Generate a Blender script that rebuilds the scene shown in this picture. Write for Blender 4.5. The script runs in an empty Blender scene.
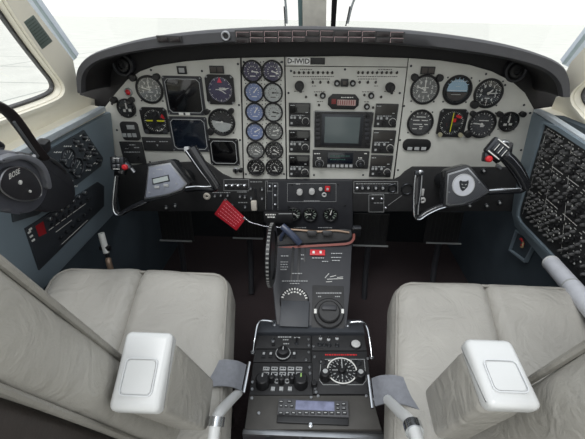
import bpy, bmesh, math, random
from mathutils import Vector as V, Matrix, noise
from mathutils.geometry import tessellate_polygon
random.seed(7)
C = bpy.context.scene.collection
PI = math.pi
# ------------------------------------------------------------------ camera
FPX = 350.0; W0, H0 = 585.0, 439.0
PP = (308.0, 219.5)
CAM = V((0.0, 0.0, 1.05))
PITCH, YAW, ROLL = math.radians(30), math.radians(1.3), math.radians(1.0)
fwd = V((-math.sin(YAW)*math.cos(PITCH), math.cos(YAW)*math.cos(PITCH), -math.sin(PITCH)))
r0 = fwd.cross(V((0,0,1))).normalized(); u0 = r0.cross(fwd).normalized()
RT = r0*math.cos(ROLL) + u0*math.sin(ROLL); UP = u0*math.cos(ROLL) - r0*math.sin(ROLL)
def ray(px, py): return RT*(px-PP[0]) - UP*(py-PP[1]) + fwd*FPX
def at_x(px, py, x): d = ray(px,py); return CAM + d*((x-CAM.x)/d.x)
def at_y(px, py, y): d = ray(px,py); return CAM + d*((y-CAM.y)/d.y)
def at_z(px, py, z): d = ray(px,py); return CAM + d*((z-CAM.z)/d.z)
def proj(p):
    q = V(p)-CAM; z = q.dot(fwd); return (PP[0]+FPX*q.dot(RT)/z, PP[1]-FPX*q.dot(UP)/z)
cd = bpy.data.cameras.new('camera'); cam = bpy.data.objects.new('camera', cd); C.objects.link(cam)
cd.sensor_width = 36; cd.lens = FPX/W0*36; cd.shift_x = -(PP[0]-W0/2)/W0; cd.clip_start = .01
m3 = Matrix((RT, UP, -fwd)).transposed(); cam.matrix_world = Matrix.Translation(CAM) @ m3.to_4x4()
bpy.context.scene.camera = cam
# ------------------------------------------------------------------ materials
def lin(c):
    return tuple((x/255/12.92 if x/255 <= .04045 else ((x/255+.055)/1.055)**2.4) for x in c)+(1,)
_m = {}
def mat(name, col, rough=.5, metal=0, var=.08, scale=40, bump=0, bscale=300, coat=0, spec=.5, emis=0):
    if name in _m: return _m[name]
    m = bpy.data.materials.new(name); m.use_nodes = True; nt = m.node_tree; b = nt.nodes['Principled BSDF']
    c = lin(col); tc = nt.nodes.new('ShaderNodeTexCoord'); n = nt.nodes.new('ShaderNodeTexNoise')
    n.inputs['Scale'].default_value = scale; n.inputs['Detail'].default_value = 5
    nt.links.new(tc.outputs['Object'], n.inputs['Vector'])
    r = nt.nodes.new('ShaderNodeValToRGB'); r.color_ramp.elements[0].position = .3; r.color_ramp.elements[1].position = .7
    r.color_ramp.elements[0].color = tuple(x*(1-var) for x in c[:3])+(1,)
    r.color_ramp.elements[1].color = tuple(min(1,x*(1+var)) for x in c[:3])+(1,)
    nt.links.new(n.outputs['Fac'], r.inputs['Fac']); nt.links.new(r.outputs['Color'], b.inputs['Base Color'])
    b.inputs['Roughness'].default_value = rough; b.inputs['Metallic'].default_value = metal
    b.inputs['Coat Weight'].default_value = coat; b.inputs['Specular IOR Level'].default_value = spec
    if emis: nt.links.new(r.outputs['Color'], b.inputs['Emission Color']); b.inputs['Emission Strength'].default_value = emis
    if bump:
        n2 = nt.nodes.new('ShaderNodeTexNoise'); n2.inputs['Scale'].default_value = bscale; n2.inputs['Detail'].default_value = 3
        nt.links.new(tc.outputs['Object'], n2.inputs['Vector'])
        bp = nt.nodes.new('ShaderNodeBump'); bp.inputs['Strength'].default_value = bump; bp.inputs['Distance'].default_value = .002
        nt.links.new(n2.outputs['Fac'], bp.inputs['Height']); nt.links.new(bp.outputs['Normal'], b.inputs['Normal'])
    _m[name] = m; return m
def glassmat(name, amt=.06, tint=(255,255,255), rough=.03):
    if name in _m: return _m[name]
    m = bpy.data.materials.new(name); m.use_nodes = True; nt = m.node_tree; nt.nodes.clear()
    o = nt.nodes.new('ShaderNodeOutputMaterial'); t = nt.nodes.new('ShaderNodeBsdfTransparent'); g = nt.nodes.new('ShaderNodeBsdfGlossy')
    t.inputs['Color'].default_value = lin(tint); g.inputs['Roughness'].default_value = rough
    mx = nt.nodes.new('ShaderNodeMixShader'); mx.inputs['Fac'].default_value = amt
    nt.links.new(t.outputs[0], mx.inputs[1]); nt.links.new(g.outputs[0], mx.inputs[2]); nt.links.new(mx.outputs[0], o.inputs[0])
    _m[name] = m; return m
def leather(name, col, rough=.42):
    if name in _m: return _m[name]
    m = mat(name, col, rough, var=.06, scale=9); nt = m.node_tree; b = nt.nodes['Principled BSDF']
    tc = nt.nodes.new('ShaderNodeTexCoord')
    v = nt.nodes.new('ShaderNodeTexVoronoi'); v.inputs['Scale'].default_value = 420
    w = nt.nodes.new('ShaderNodeTexNoise'); w.inputs['Scale'].default_value = 16; w.inputs['Detail'].default_value = 6; w.inputs['Distortion'].default_value = 2.2
    nt.links.new(tc.outputs['Object'], v.inputs['Vector']); nt.links.new(tc.outputs['Object'], w.inputs['Vector'])
    b1 = nt.nodes.new('ShaderNodeBump'); b1.inputs['Strength'].default_value = .12; b1.inputs['Distance'].default_value = .001
    b2 = nt.nodes.new('ShaderNodeBump'); b2.inputs['Strength'].default_value = .75; b2.inputs['Distance'].default_value = .006
    nt.links.new(v.outputs['Distance'], b1.inputs['Height']); nt.links.new(w.outputs['Fac'], b2.inputs['Height'])
    nt.links.new(b1.outputs['Normal'], b2.inputs['Normal']); nt.links.new(b2.outputs['Normal'], b.inputs['Normal'])
    return m
CREAM = mat('panel_paint', (202,202,195), .5, var=.05, scale=25, bump=.05)
BLK = mat('black_plastic', (24,24,26), .42, var=.15)
BLK2 = mat('black_crackle_paint', (42,42,43), .55, var=.12, scale=60, bump=.25, bscale=900)
GREYP = mat('dark_grey_paint', (46,47,51), .5, var=.08, bump=.1, bscale=700)
SHIELD = mat('charcoal_vinyl', (62,62,65), .55, var=.05, bump=.2, bscale=600)
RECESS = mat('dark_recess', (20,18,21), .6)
BLUE = mat('blue_grey_paint', (120,134,143), .45, var=.05, scale=8)
BLUED = mat('blue_grey_lining', (64,74,82), .7, var=.1, scale=12, bump=.2)
BEIGE = mat('beige_trim', (238,233,217), .5, var=.04, scale=6)
WHITE = mat('white_mark', (225,225,220), .5, var=.02)
GREYM = mat('grey_mark', (168,170,170), .5, var=.02)
CHROME = mat('chrome', (205,208,212), .16, 1, var=.03)
STEEL = mat('brushed_steel', (165,167,170), .35, 1, var=.08)
DKMET = mat('dark_metal', (70,72,76), .35, .8, var=.1)
RED = mat('red_paint', (200,36,44), .45, var=.05)
REDTAG = mat('red_fabric', (172,14,34), .6, var=.08, bump=.2)
YEL = mat('yellow_mark', (225,225,40), .5, var=.02)
SCREEN = mat('dark_screen', (22,28,38), .14, var=.2, scale=6, coat=.5)
SCREENB = mat('black_screen', (12,12,14), .12, var=.1, coat=.5)
SCRGREY = mat('grey_green_screen', (92,101,102), .2, var=.04, scale=4)
LCD = mat('silver_lcd', (176,184,182), .3, var=.04)
LCDB = mat('blue_grey_lcd', (120,124,150), .22, var=.25, scale=60)
LEATH = leather('grey_beige_leather', (160,157,150))
PIPE = leather('leather_piping', (140,137,130), .38)
PLASW = mat('off_white_plastic', (205,206,205), .3, var=.02)
SHELL = mat('brown_black_shell', (56,50,47), .6, var=.1, bump=.2)
CARPET = mat('dark_brown_carpet', (46,36,37), .95, var=.3, scale=200, bump=1, bscale=500)
WEB = mat('grey_webbing', (118,120,126), .4, var=.1, scale=120, bump=.3, bscale=900)
FACEK = mat('black_dial_face', (26,27,30), .5)
FACEG = mat('grey_dial_face', (112,114,113), .5)
FACESKY = mat('sky_reflection_dial_face', (120,136,178), .45, var=.1, scale=90)  # sky reflection in the engine gauge glass, put into the dial's pale blue
FACES = mat('silver_dial_face', (176,180,178), .45, var=.08, scale=60)
FACEV = mat('violet_dial_face', (52,48,84), .4, var=.15, scale=120)
SKYB = mat('sky_blue_mark', (160,190,210), .5, var=.03)
BROWNM = mat('dark_brown_mark', (70,64,60), .5, var=.03)
GLASS = glassmat('instrument_glass', .05)
PANE = glassmat('window_glass', .04)
RUST = mat('rust_red_edge', (122,58,48), .5, var=.1)
HBLUE = mat('slate_blue_plastic', (60,68,88), .35, var=.08)
# ------------------------------------------------------------------ mesh builder
_txt = {}
def textmesh(s):
    if s not in _txt:
        cu = bpy.data.curves.new('t', 'FONT'); cu.body = s; cu.size = 1; cu.align_x = 'CENTER'; cu.align_y = 'CENTER'; cu.resolution_u = 2; cu.offset = .018
        o = bpy.data.objects.new('t', cu); C.objects.link(o); bpy.context.view_layer.update()
        me = bpy.data.meshes.new_from_object(o.evaluated_get(bpy.context.evaluated_depsgraph_get()))
        _txt[s] = ([v.co.copy() for v in me.vertices], [tuple(p.vertices) for p in me.polygons])
        bpy.data.objects.remove(o); bpy.data.curves.remove(cu); bpy.data.meshes.remove(me)
    return _txt[s]
def catmull(pts, n=6, closed=False):
    pts = [V(p) for p in pts]; out = []; k = len(pts)
    rng = range(k if closed else k-1)
    for i in rng:
        if closed: p0,p1,p2,p3 = pts[i-1],pts[i],pts[(i+1)%k],pts[(i+2)%k]
        else: p0,p1,p2,p3 = pts[max(i-1,0)],pts[i],pts[i+1],pts[min(i+2,k-1)]
        for j in range(n):
            t = j/n
            out.append(.5*((2*p1)+(p2-p0)*t+(2*p0-5*p1+4*p2-p3)*t*t+(3*p1-p0-3*p2+p3)*t**3))
    if not closed: out.append(pts[-1])
    return out
class MB:
    def __init__(s): s.bm = bmesh.new()
    def _mesh(s, vs, fs):
        b = [s.bm.verts.new(v) for v in vs]
        for f in fs:
            try: s.bm.faces.new([b[i] for i in f])
            except ValueError: pass
        return b
    def box(s, c, d, r=0, M=None):
        t = bmesh.new(); bmesh.ops.create_cube(t, size=1)
        for v in t.verts: v.co = V((v.co.x*d[0], v.co.y*d[1], v.co.z*d[2]))
        if r > 0: bmesh.ops.bevel(t, geom=list(t.edges), offset=min(r, min(d)*.45), segments=2, affect='EDGES', profile=.6)
        for v in t.verts: v.co = v.co + V(c)
        s._app(t, M); return s
    def _app(s, t, M=None):
        if M is not None: t.transform(M)
        t.verts.index_update()
        s._mesh([v.co.copy() for v in t.verts], [[v.index for v in f.verts] for f in t.faces]); t.free()
    def lathe(s, prof, seg=28, M=None, closed=False):
        M = M or Matrix(); vs = []; fs = []; k = len(prof)
        for i in range(seg):
            a = 2*PI*i/seg
            for r, z in prof: vs.append(M @ V((r*math.cos(a), r*math.sin(a), z)))
        for i in range(seg):
            j = (i+1)%seg
            for q in range(k if closed else k-1):
                q2 = (q+1)%k; fs.append((i*k+q, j*k+q, j*k+q2, i*k+q2))
        if not closed:
            fs.append([i*k+k-1 for i in range(seg)]); fs.append([i*k for i in range(seg)][::-1])
        s._mesh(vs, fs); return s
    def cyl(s, x, y, z0, z1, r, seg=20, bev=.15, M=None):
        h = z1-z0; b = min(r*bev, h*.4)
        prof = [(r,z0),(r,z1-b),(r-b,z1)]
        return s.lathe(prof, seg, (M or Matrix()) @ Matrix.Translation((x,y,0)))
    def ring(s, x, y, z0, z1, ro, ri, seg=32, M=None):
        b = min((ro-ri), (z1-z0))*.3
        return s.lathe([(ro,z0),(ro,z1-b),(ro-b,z1),(ri+b,z1),(ri,z1-b),(ri,z0)], seg, (M or Matrix()) @ Matrix.Translation((x,y,0)), closed=True)
    def prism(s, outer, z0, z1, holes=(), bev=0, M=None):
        M = M or Matrix()
        loops = [[V((p[0],p[1],0)) for p in outer]] + [[V((p[0],p[1],0)) for p in h] for h in holes]
        if bev > 0 and not holes:
            t = bmesh.new(); vs = [t.verts.new((p.x,p.y,z1)) for p in loops[0]]; f = t.faces.new(vs)
            f.normal_update()
            if f.normal.z < 0: f.normal_flip()
            ex = bmesh.ops.extrude_face_region(t, geom=[f]); nv = [g for g in ex['geom'] if isinstance(g, bmesh.types.BMVert)]
            for v in vs: v.co.z = z0
            for v in nv: v.co.z = z1
            t.faces.ensure_lookup_table(); es = [e for e in t.edges if e.verts[0].co.z > (z0+z1)/2 and e.verts[1].co.z > (z0+z1)/2]
            bmesh.ops.bevel(t, geom=es, offset=bev, segments=2, affect='EDGES', profile=.6)
            s._app(t, M); return s
        flat = [p for l in loops for p in l]; n = len(flat); tris = tessellate_polygon(loops)
        vs = [M @ V((p.x,p.y,z0)) for p in flat] + [M @ V((p.x,p.y,z1)) for p in flat]
        fs = [tuple(t) for t in tris] + [tuple(i+n for i in t) for t in tris]
        o = 0
        for l in loops:
            k = len(l)
            for i in range(k): fs.append((o+i, o+(i+1)%k, o+(i+1)%k+n, o+i+n))
            o += k
        s._mesh(vs, fs); return s
    def tube(s, pts, r, seg=10, sm=5, flat=1.0, closed=False, up=V((0,0,1))):
        pts = catmull(pts, sm, closed) if sm > 1 else [V(p) for p in pts]
        n = len(pts); vs = []; fs = []
        rr = r if callable(r) else (lambda t: r)
        prevx = None
        for i, p in enumerate(pts):
            a = pts[i-1] if (i > 0 or closed) else p; b = pts[(i+1)%n] if (i < n-1 or closed) else p
            t = (b-a).normalized() if (b-a).length > 0 else V((0,0,1))
            if prevx is None: x = t.cross(up); x = x if x.length > 1e-3 else t.cross(V((1,0,0)))
            else: x = prevx - t*prevx.dot(t)
            x.normalize(); prevx = x; y = t.cross(x)
            q = rr(i/(n-1))
            for k in range(seg):
                an = 2*PI*k/seg; vs.append(p + x*math.cos(an)*q + y*math.sin(an)*q*flat)
        for i in range(n if closed else n-1):
            for k in range(seg):
                i2 = (i+1)%n; fs.append((i*seg+k, i*seg+(k+1)%seg, i2*seg+(k+1)%seg, i2*seg+k))
        if not closed: fs.append(tuple(range(seg))[::-1]); fs.append(tuple((n-1)*seg+k for k in range(seg)))
        s._mesh(vs, fs); return s
    def ribbon(s, pts, wv, th=.0015, sm=5):
        """strap swept along pts; wv: half width vector (or list of them)"""
        P = catmull(pts, sm); n = len(P); ws = wv if isinstance(wv, list) else [wv]*len(pts)
        Wv = catmull(ws, sm); vs = []; fs = []
        for i, p in enumerate(P):
            t = (P[min(i+1,n-1)]-P[max(i-1,0)]).normalized(); nn = t.cross(Wv[i]).normalized()*th
            vs += [p-Wv[i]-nn, p+Wv[i]-nn, p+Wv[i]+nn, p-Wv[i]+nn]
        for i in range(n-1):
            for k in range(4): fs.append((i*4+k, i*4+(k+1)%4, i*4+4+(k+1)%4, i*4+4+k))
        fs += [(3,2,1,0), tuple((n-1)*4+k for k in range(4))]
        s._mesh(vs, fs); return s
    def quad(s, x0, y0, x1, y1, z): s._mesh([(x0,y0,z),(x1,y0,z),(x1,y1,z),(x0,y1,z)], [(0,1,2,3)]); return s
    def line(s, a, b, w, z, th=.0004):
        a = V((a[0],a[1],0)); b = V((b[0],b[1],0)); d = (b-a).normalized(); n = V((-d.y,d.x,0))*w/2
        P = [a+n, a-n, b-n, b+n]; s._mesh([V((p.x,p.y,z)) for p in P]+[V((p.x,p.y,z+th)) for p in P], [(3,2,1,0),(4,5,6,7),(0,1,5,4),(1,2,6,5),(2,3,7,6),(3,0,4,7)]); return s
    def text(s, t, x, y, size, z, rot=0, sx=1):
        vs, fs = textmesh(t); c, n = math.cos(rot), math.sin(rot)
        s._mesh([V((x+(v.x*sx*c-v.y*n)*size, y+(v.x*sx*n+v.y*c)*size, z)) for v in vs], fs); return s
    def soft(s, d, r, n=(10,10,6), fn=None, M=None):
        """rounded soft box, centred; fn reshapes its points"""
        t = bmesh.new(); M = M or Matrix()
        hx, hy, hz = d[0]/2, d[1]/2, d[2]/2
        def face(ax, sg):
            o = [0,1,2]; o.remove(ax); a, b = o; h = (hx,hy,hz); A, B = n[a], n[b]; g = []
            for i in range(A+1):
                row = []
                for j in range(B+1):
                    p = [0,0,0]; p[ax] = sg*h[ax]; p[a] = -h[a]+2*h[a]*(.5-.5*math.cos(PI*i/A)); p[b] = -h[b]+2*h[b]*(.5-.5*math.cos(PI*j/B))
                    q = V([max(-h[k]+r, min(h[k]-r, p[k])) for k in range(3)]); dd = V(p)-q
                    if dd.length > 1e-9: p = q+dd.normalized()*r
                    row.append(t.verts.new(p))
                g.append(row)
            for i in range(A):
                for j in range(B): t.faces.new((g[i][j], g[i+1][j], g[i+1][j+1], g[i][j+1]))
        for ax in range(3):
            for sg in (-1,1): face(ax, sg)
        bmesh.ops.remove_doubles(t, verts=t.verts, dist=1e-5)
        if fn:
            for v in t.verts: v.co = fn(v.co.copy())
        s._app(t, M); return s
    def build(s, name, material, parent=None, smooth=True, label=None, kind=None, ang=38):
        bmesh.ops.recalc_face_normals(s.bm, faces=s.bm.faces)
        me = bpy.data.meshes.new(name); s.bm.to_mesh(me); s.bm.free(); me.materials.append(material)
        if smooth:
            me.polygons.foreach_set('use_smooth', [True]*len(me.polygons)); me.set_sharp_from_angle(angle=math.radians(ang))
        o = bpy.data.objects.new(name, me); C.objects.link(o)
        if parent: o.parent = parent
        if label: o['label'] = label
        if kind: o['kind'] = kind
        return o
# ------------------------------------------------------------------ frames and things
class Fr:
    def __init__(s, o, x, y):
        s.o = V(o); s.x = V(x).normalized(); y = V(y); s.y = (y - s.x*y.dot(s.x)).normalized(); s.n = s.x.cross(s.y)
    def mat(s, u=0, v=0, w=0, rot=0):
        return Matrix.Translation(s.o+s.x*u+s.y*v+s.n*w) @ Matrix((s.x,s.y,s.n)).transposed().to_4x4() @ Matrix.Rotation(rot,4,'Z')
    def uv(s, px, py, w=0):
        d = ray(px,py); t = (s.o+s.n*w-CAM).dot(s.n)/d.dot(s.n); p = CAM+d*t-s.o; return (p.dot(s.x), p.dot(s.y))
    def W(s, px, py, w=0):
        a = s.uv(px,py,w); return s.o+s.x*a[0]+s.y*a[1]+s.n*w
    def poly(s, pts, w=0): return [s.uv(*p, w) for p in pts]
def tag(o, label, cat=None, group=None, kind=None):
    o['label'] = label
    if cat: o['category'] = cat
    if group: o['group'] = group
    if kind: o['kind'] = kind
    return o
def struct(o, label=None):
    o['kind'] = 'structure'
    if label: o['label'] = label
    return o
def thing(name, label, cat, M, group=None):
    o = bpy.data.objects.new(name, None); C.objects.link(o); o.empty_display_size = .02; o.matrix_world = M
    return tag(o, label, cat, group)
class T:
    """a thing standing at a pixel of a frame; its parts are laid out in the frame's own plane"""
    def __init__(s, name, label, cat, F, px, py, group=None, rot=0):
        s.F = F; s.c = F.uv(px,py); s.e = thing(name, label, cat, F.mat(*s.c), group)
    def L(s, px, py): a = s.F.uv(px,py); return (a[0]-s.c[0], a[1]-s.c[1])
    def P(s, pts): return [s.L(*p) for p in pts]
    def rect(s, x0, y0, x1, y1):
        xm, ym = (x0+x1)/2, (y0+y1)/2
        a, b, c, d = s.L(x0,ym)[0], s.L(x1,ym)[0], s.L(xm,y1)[1], s.L(xm,y0)[1]
        return (a+b)/2, (c+d)/2, b-a, d-c
    def box(s, name, x0, y0, x1, y1, z0, z1, m, r=.0015, parent=None, label=None):
        x,y,w,h = s.rect(x0,y0,x1,y1)
        return MB().box((x,y,(z0+z1)/2), (w,h,z1-z0), r).build(name, m, parent or s.e, label=label)
    def cyl(s, name, px, py, r, z0, z1, m, parent=None, seg=20, label=None):
        x,y = s.L(px,py); return MB().cyl(x,y,z0,z1,r,seg).build(name, m, parent or s.e, label=label)
def rrect(x, y, w, h, r, n=4):
    pts = []
    for cx, cy, a0 in ((x+w/2-r,y+h/2-r,0),(x-w/2+r,y+h/2-r,90),(x-w/2+r,y-h/2+r,180),(x+w/2-r,y-h/2+r,270)):
        for i in range(n+1):
            a = math.radians(a0+90*i/n); pts.append((cx+r*math.cos(a), cy+r*math.sin(a)))
    return pts
def circ(x, y, r, n=28): return [(x+r*math.cos(2*PI*i/n), y+r*math.sin(2*PI*i/n)) for i in range(n)]
def smooth2(pts, n=5, closed=True): return [(p.x,p.y) for p in catmull([V((a,b,0)) for a,b in pts], n, closed)]
# ------------------------------------------------------------------ frames of the place
FP = Fr((0,1.05,.85), (1,0,0), (0,0,1))            # instrument panel
FS = Fr((0,1.04,.60), (1,0,0), (0,0,1))            # lower sub panels
FQ = Fr((0,.665,.335), (1,0,0), (0,.255,.135))     # sloping power quadrant
FD = Fr((0,.53,.325), (1,0,0), (0,1,0))            # pedestal top
FL = Fr((-.64,.8,.83), (0,1,0), (.093,0,.996))     # pilot's side wall
FR = Fr((.64,.8,.83), (0,-1,0), (-.093,0,.996))    # copilot's side wall
FUL = Fr((-.665,.7,.84), (0,1,0), (.273,0,.962))
FUR = Fr((.665,.7,.84), (0,-1,0), (-.273,0,.962))
FG = Fr((0,1.38,.985), (1,0,0), (0,-.5,.866))      # windscreen
ID = Matrix()
# ------------------------------------------------------------------ shell
def sbuild(mb, name, m, M=None, label=None, **k):
    o = mb.build(name, m, **k); 
    if M is not None: o.matrix_world = M
    return struct(o, label)
sbuild(MB().box((0,.50,-.01),(1.5,2.4,.02)), 'floor', CARPET)
sbuild(MB().box((0,1.62,.44),(1.5,.03,.9)), 'wall_front', mat('firewall_lining',(44,48,52),.9,bump=.3))
for nm, F, sg in (('wall_left',FL,1),('wall_right',FR,1)):
    p0, p1 = (F.uv(104,110), F.uv(0,168)) if sg > 0 else (F.uv(534.5,111.5), F.uv(585,143))
    ln = lambda u: min(0, p0[1]+(p1[1]-p0[1])*(u-p0[0])/(p1[0]-p0[0])-.006)
    u = .85
    sbuild(MB().prism([(-u,-.84),(u,-.84),(u,ln(u)),(-u,ln(-u))], -.02, 0), nm, BLUED, F.mat())
# upper side walls with the side window openings
outL = FUL.poly([(-150,230),(-150,-90),(-30,-90),(27,0),(73,60),(80,95),(104,102),(104,112),(60,138),(0,171)])
holeL = smooth2(FUL.poly([(-90,135),(-90,-40),(-20,-38),(3,3),(30,43),(50,70),(60,84),(60,93),(50,100),(15,113),(-40,130)]), 4)
sbuild(MB().prism(outL, -.03, 0, holes=[holeL]), 'wall_left_upper', BEIGE, FUL.mat())
outR = FUR.poly([(654,-27),(571,62),(562,80),(561,97),(556,97),(548,116),(585,139),(660,185),(700,200),(700,-90),(660,-70)])
holeR = smooth2(FUR.poly([(575,93),(586,82),(640,40),(680,10),(685,150),(640,142),(594,122),(581,110),(575,102)]), 4)
sbuild(MB().prism(outR, -.03, 0, holes=[holeR]), 'wall_right_upper', BEIGE, FUR.mat())
def scaled(poly, k):
    cx = sum(p[0] for p in poly)/len(poly); cy = sum(p[1] for p in poly)/len(poly)
    return [(cx+(p[0]-cx)*k, cy+(p[1]-cy)*k) for p in poly]
def inset(poly, d):
    n = len(poly); A = sum(poly[i][0]*poly[(i+1)%n][1]-poly[(i+1)%n][0]*poly[i][1] for i in range(n)); sg = 1 if A > 0 else -1; out = []
    for i in range(n):
        a, b = V(poly[i-1]), V(poly[(i+1)%n]); t = (b-a).normalized(); out.append((poly[i][0]-sg*t.y*d, poly[i][1]+sg*t.x*d))
    return out
for k, (F, hole) in enumerate(((FUL,holeL),(FUR,holeR))):
    w = sbuild(MB().prism(inset(hole,.001), -.022, -.018), 'window_%d'%(k+1), PANE, F.mat())
    MB().prism(inset(hole,-.001), -.026, -.016, holes=[inset(hole,.005)]).build('window_frame', mat('window_seal',(58,58,60),.5), w)
    MB().prism(inset(hole,-.010), 0, .008, holes=[inset(hole,-.0015)]).build('reveal', BEIGE, w)
# windscreen panes, posts
for k, (a, b) in enumerate(((-.74,-.022),(.062,.78))):
    sbuild(MB().prism([(a,-.08),(b,-.08),(b*.93,.55),(a*.93,.55)], -.006, 0), 'window_%d'%(k+3), PANE, FG.mat())
def post(name, pts, m, z0=-.02, z1=.01, label=None):
    return sbuild(MB().prism(FG.poly(pts), z0, z1, bev=.003), name, m, FG.mat(), label)
LILAC = mat('pale_silver_trim', (196,204,214), .35, var=.03)
post('trim_1', [(302,-60),(327.5,-60),(326,34),(303,34)], mat('post_cream',(225,222,212),.5), -.02, .02)
post('trim_2', [(296,-60),(302,-60),(302.6,34),(299,34)], mat('teal_grey_seal',(110,132,134),.5), -.02, .012)
post('trim_3', [(334,-60),(341,-60),(335,34),(330.5,34)], mat('black_seal',(22,22,24),.5), -.02, .012)
post('trim_4', [(-20,-60),(-5,-60),(77,57),(70,63)], LILAC)
post('trim_5', [(-7,-60),(-4,-60),(78,56),(75.5,58)], mat('grey_seal',(150,164,168),.5), .009, .013)
post('trim_6', [(642,-40),(654,-28),(573,68),(562,63)], LILAC)
post('trim_7', [(639,-42),(643,-39),(565,62),(561,62)], mat('grey_seal',(150,164,168),.5), .009, .013)
# dark board the instrument panels are screwed to
surr = FP.poly([(70,112),(78,72),(96,54),(150,42),(235,36),(300,35),(400,38),(460,43),(520,50),(556,62),(572,85),(574,112),(540,122),(533,200),(105,200),(100,120)], -.02)
sbuild(MB().prism(surr, -.026, -.016), 'wall_panel_surround', RECESS, FP.mat())
# ground outside
gm = mat('pale_concrete', (206,206,198), .9, var=.07, scale=.5)
sbuild(MB().prism([(-300,-300),(300,-300),(300,400),(-300,400)], -.05, 0), 'ground', gm, Matrix.Translation((0,0,-1.3)))
jm = mat('joint_grey', (172,175,169), .9)
for i in range(5): sbuild(MB().box((0,5+i*4.5,-1.298),(120,.10,.006)), 'ground_joint_%d'%(i+1), jm)
for i in range(6): sbuild(MB().box((-16+i*6.4,12,-1.297),(.08,60,.006)), 'ground_joint_%d'%(i+6), jm)
# ------------------------------------------------------------------ glareshield
O = [(77,93),(75.5,73),(82,60),(100,49.5),(140,38.5),(190,31.5),(240,28),(290,26.2),(345,27),(400,29.5),(450,34.5),(500,42.5),(540,53),(563,64),(571,78),(571.5,97)]
I = [(83,93),(84,78),(91,67.5),(107,59.5),(145,52),(190,47.5),(240,44.5),(290,43.2),(345,43.6),(400,46.5),(450,51.5),(497,58.5),(529,66),(547,74),(557.5,85),(560.5,97)]
YL = .92
Ow = catmull([at_y(*p,YL) for p in O], 4); Iw = catmull([at_y(*p,YL) for p in I], 4)
g = MB(); n = len(Ow); sec = []; sec2 = []
for o, i in zip(Ow, Iw):
    d = (i-o)
    f1 = V((o.x*.02, 0, 0)); far = V((0,.46,-.012)); 
    sec.append([o+V((0,.46,-.03)), o+V((0,.03,0)), o+d*.06+V((0,.006,0)), o+d*.2+V((0,-.003,0)), i-d*.2+V((0,-.003,0)), i-d*.05+V((0,.006,0)), i-d*.1+V((0,.014,0)), o+d*.45+V((0,.03,0)), o+d*.3+V((0,.46,-.03))])
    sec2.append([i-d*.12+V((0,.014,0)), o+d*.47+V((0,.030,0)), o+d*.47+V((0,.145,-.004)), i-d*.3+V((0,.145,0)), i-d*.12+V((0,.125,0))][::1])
m_ = len(sec[0]); vs = [p for s_ in sec for p in s_]; fs = []
for a in range(n-1):
    for b in range(m_): fs.append((a*m_+b, a*m_+(b+1)%m_, (a+1)*m_+(b+1)%m_, (a+1)*m_+b))
fs.append(tuple(range(m_))); fs.append(tuple((n-1)*m_+b for b in range(m_)))
g._mesh(vs, fs)
GSo = thing('glareshield', 'long curved charcoal glareshield hood over the instrument panel', 'glareshield', ID)
g.build('hood', SHIELD, GSo, ang=60)
g = MB(); m_ = 5; fs = []
for a in range(n-1):
    for b in range(m_): fs.append((a*m_+b, a*m_+(b+1)%m_, (a+1)*m_+(b+1)%m_, (a+1)*m_+b))
fs.append(tuple(range(m_))); fs.append(tuple((n-1)*m_+b for b in range(m_)))
g._mesh([p for s_ in sec2 for p in s_], fs); g.build('underside_lining', RECESS, GSo, ang=60)
FH = Fr((0,YL-.004,1.0), (1,0,0), (0,0,1))
hs = MB()
strip = smooth2(FH.poly([(235,29.5),(290,28.4),(345,29),(405,31.5),(404,43),(345,41.2),(290,41),(235,42.6)]), 3)
an = T('annunciator_strip', 'long black annunciator strip with two rows of dark caption windows on the glareshield', 'warning light panel', FH, 320, 36)
MB().prism([(p[0]-an.c[0], p[1]-an.c[1]) for p in FH.poly([(235,30),(290,28.8),(345,29.4),(405,32),(404,43),(345,41.2),(290,41),(235,42.6)])], .001, .005, bev=.001).build('housing', BLK2, an.e)
CAPW = mat('caption_window', (30,24,26), .25); 
for r_ in range(2):
    for i in range(12):
        x0 = 237+i*13.9; yc = (33.2 if r_ == 0 else 39.2) + (abs(320-x0-7)/85)**2*1.5
        an.box('caption_window', x0, yc-2.3, x0+12.6, yc+2.3, .0045, .007, CAPW, .0004)
lb = MB()
random.seed(3)
for r_ in range(2):
    for i in range(12):
        x0 = 237+i*13.9; yc = (33.2 if r_ == 0 else 39.2) + (abs(320-x0-7)/85)**2*1.5
        if random.random() < .75:
            x,y,w,h = an.rect(x0,yc-2.4,x0+12.6,yc+2.4); z=.0072
            lb = MB()
            for a,b in (((x-w/2,y+h/2),(x+w/2,y+h/2)),((x-w/2,y-h/2),(x-w/2,y+h/2))): lb.line(a,b,.0008,z)
            lb.build('outline_mark', mat('faded_red_mark',(170,145,145),.5), an.e)
gl = T('round_lamp', 'small round silver lamp on the glareshield beside the annunciator strip', 'lamp', FH, 226, 36)
MB().ring(0,0,0,.006,.011,.006).build('bezel', STEEL, gl.e); MB().cyl(0,0,0,.003,.0065).build('lens', BLK, gl.e)
sw = T('twin_button', 'pair of small black push buttons on the glareshield above the pilot displays', 'button', FH, 169, 38.5)
sw.box('housing',157,35.5,182,42.5,0,.003,BLK2,.001)
for x in (158.5,170.5): sw.box('button',x,37,x+10,41.5,.003,.006,CAPW,.0006)
# eyeball air vents under the hood
for nm, x, y in (('beside the pilot panel',122.5,65),('beside the copilot panel',516,71)):
    t = T('eyeball_vent', 'round black eyeball air vent under the glareshield '+nm, 'air vent', FP, x, y, 'air vents under the glareshield')
    MB().ring(0,0,-.016,.004,.030,.022).build('bezel', GREYP, t.e)
    MB().lathe([(.022,-.016),(.0215,0),(.017,.006),(.010,.007),(.009,.001)]).build('ball', BLK, t.e)
    for k in (-1,0,1): MB().box((0,k*.0055,.007),(.016,.0014,.003),.0005).build('slat', GREYP, t.e)
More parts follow.
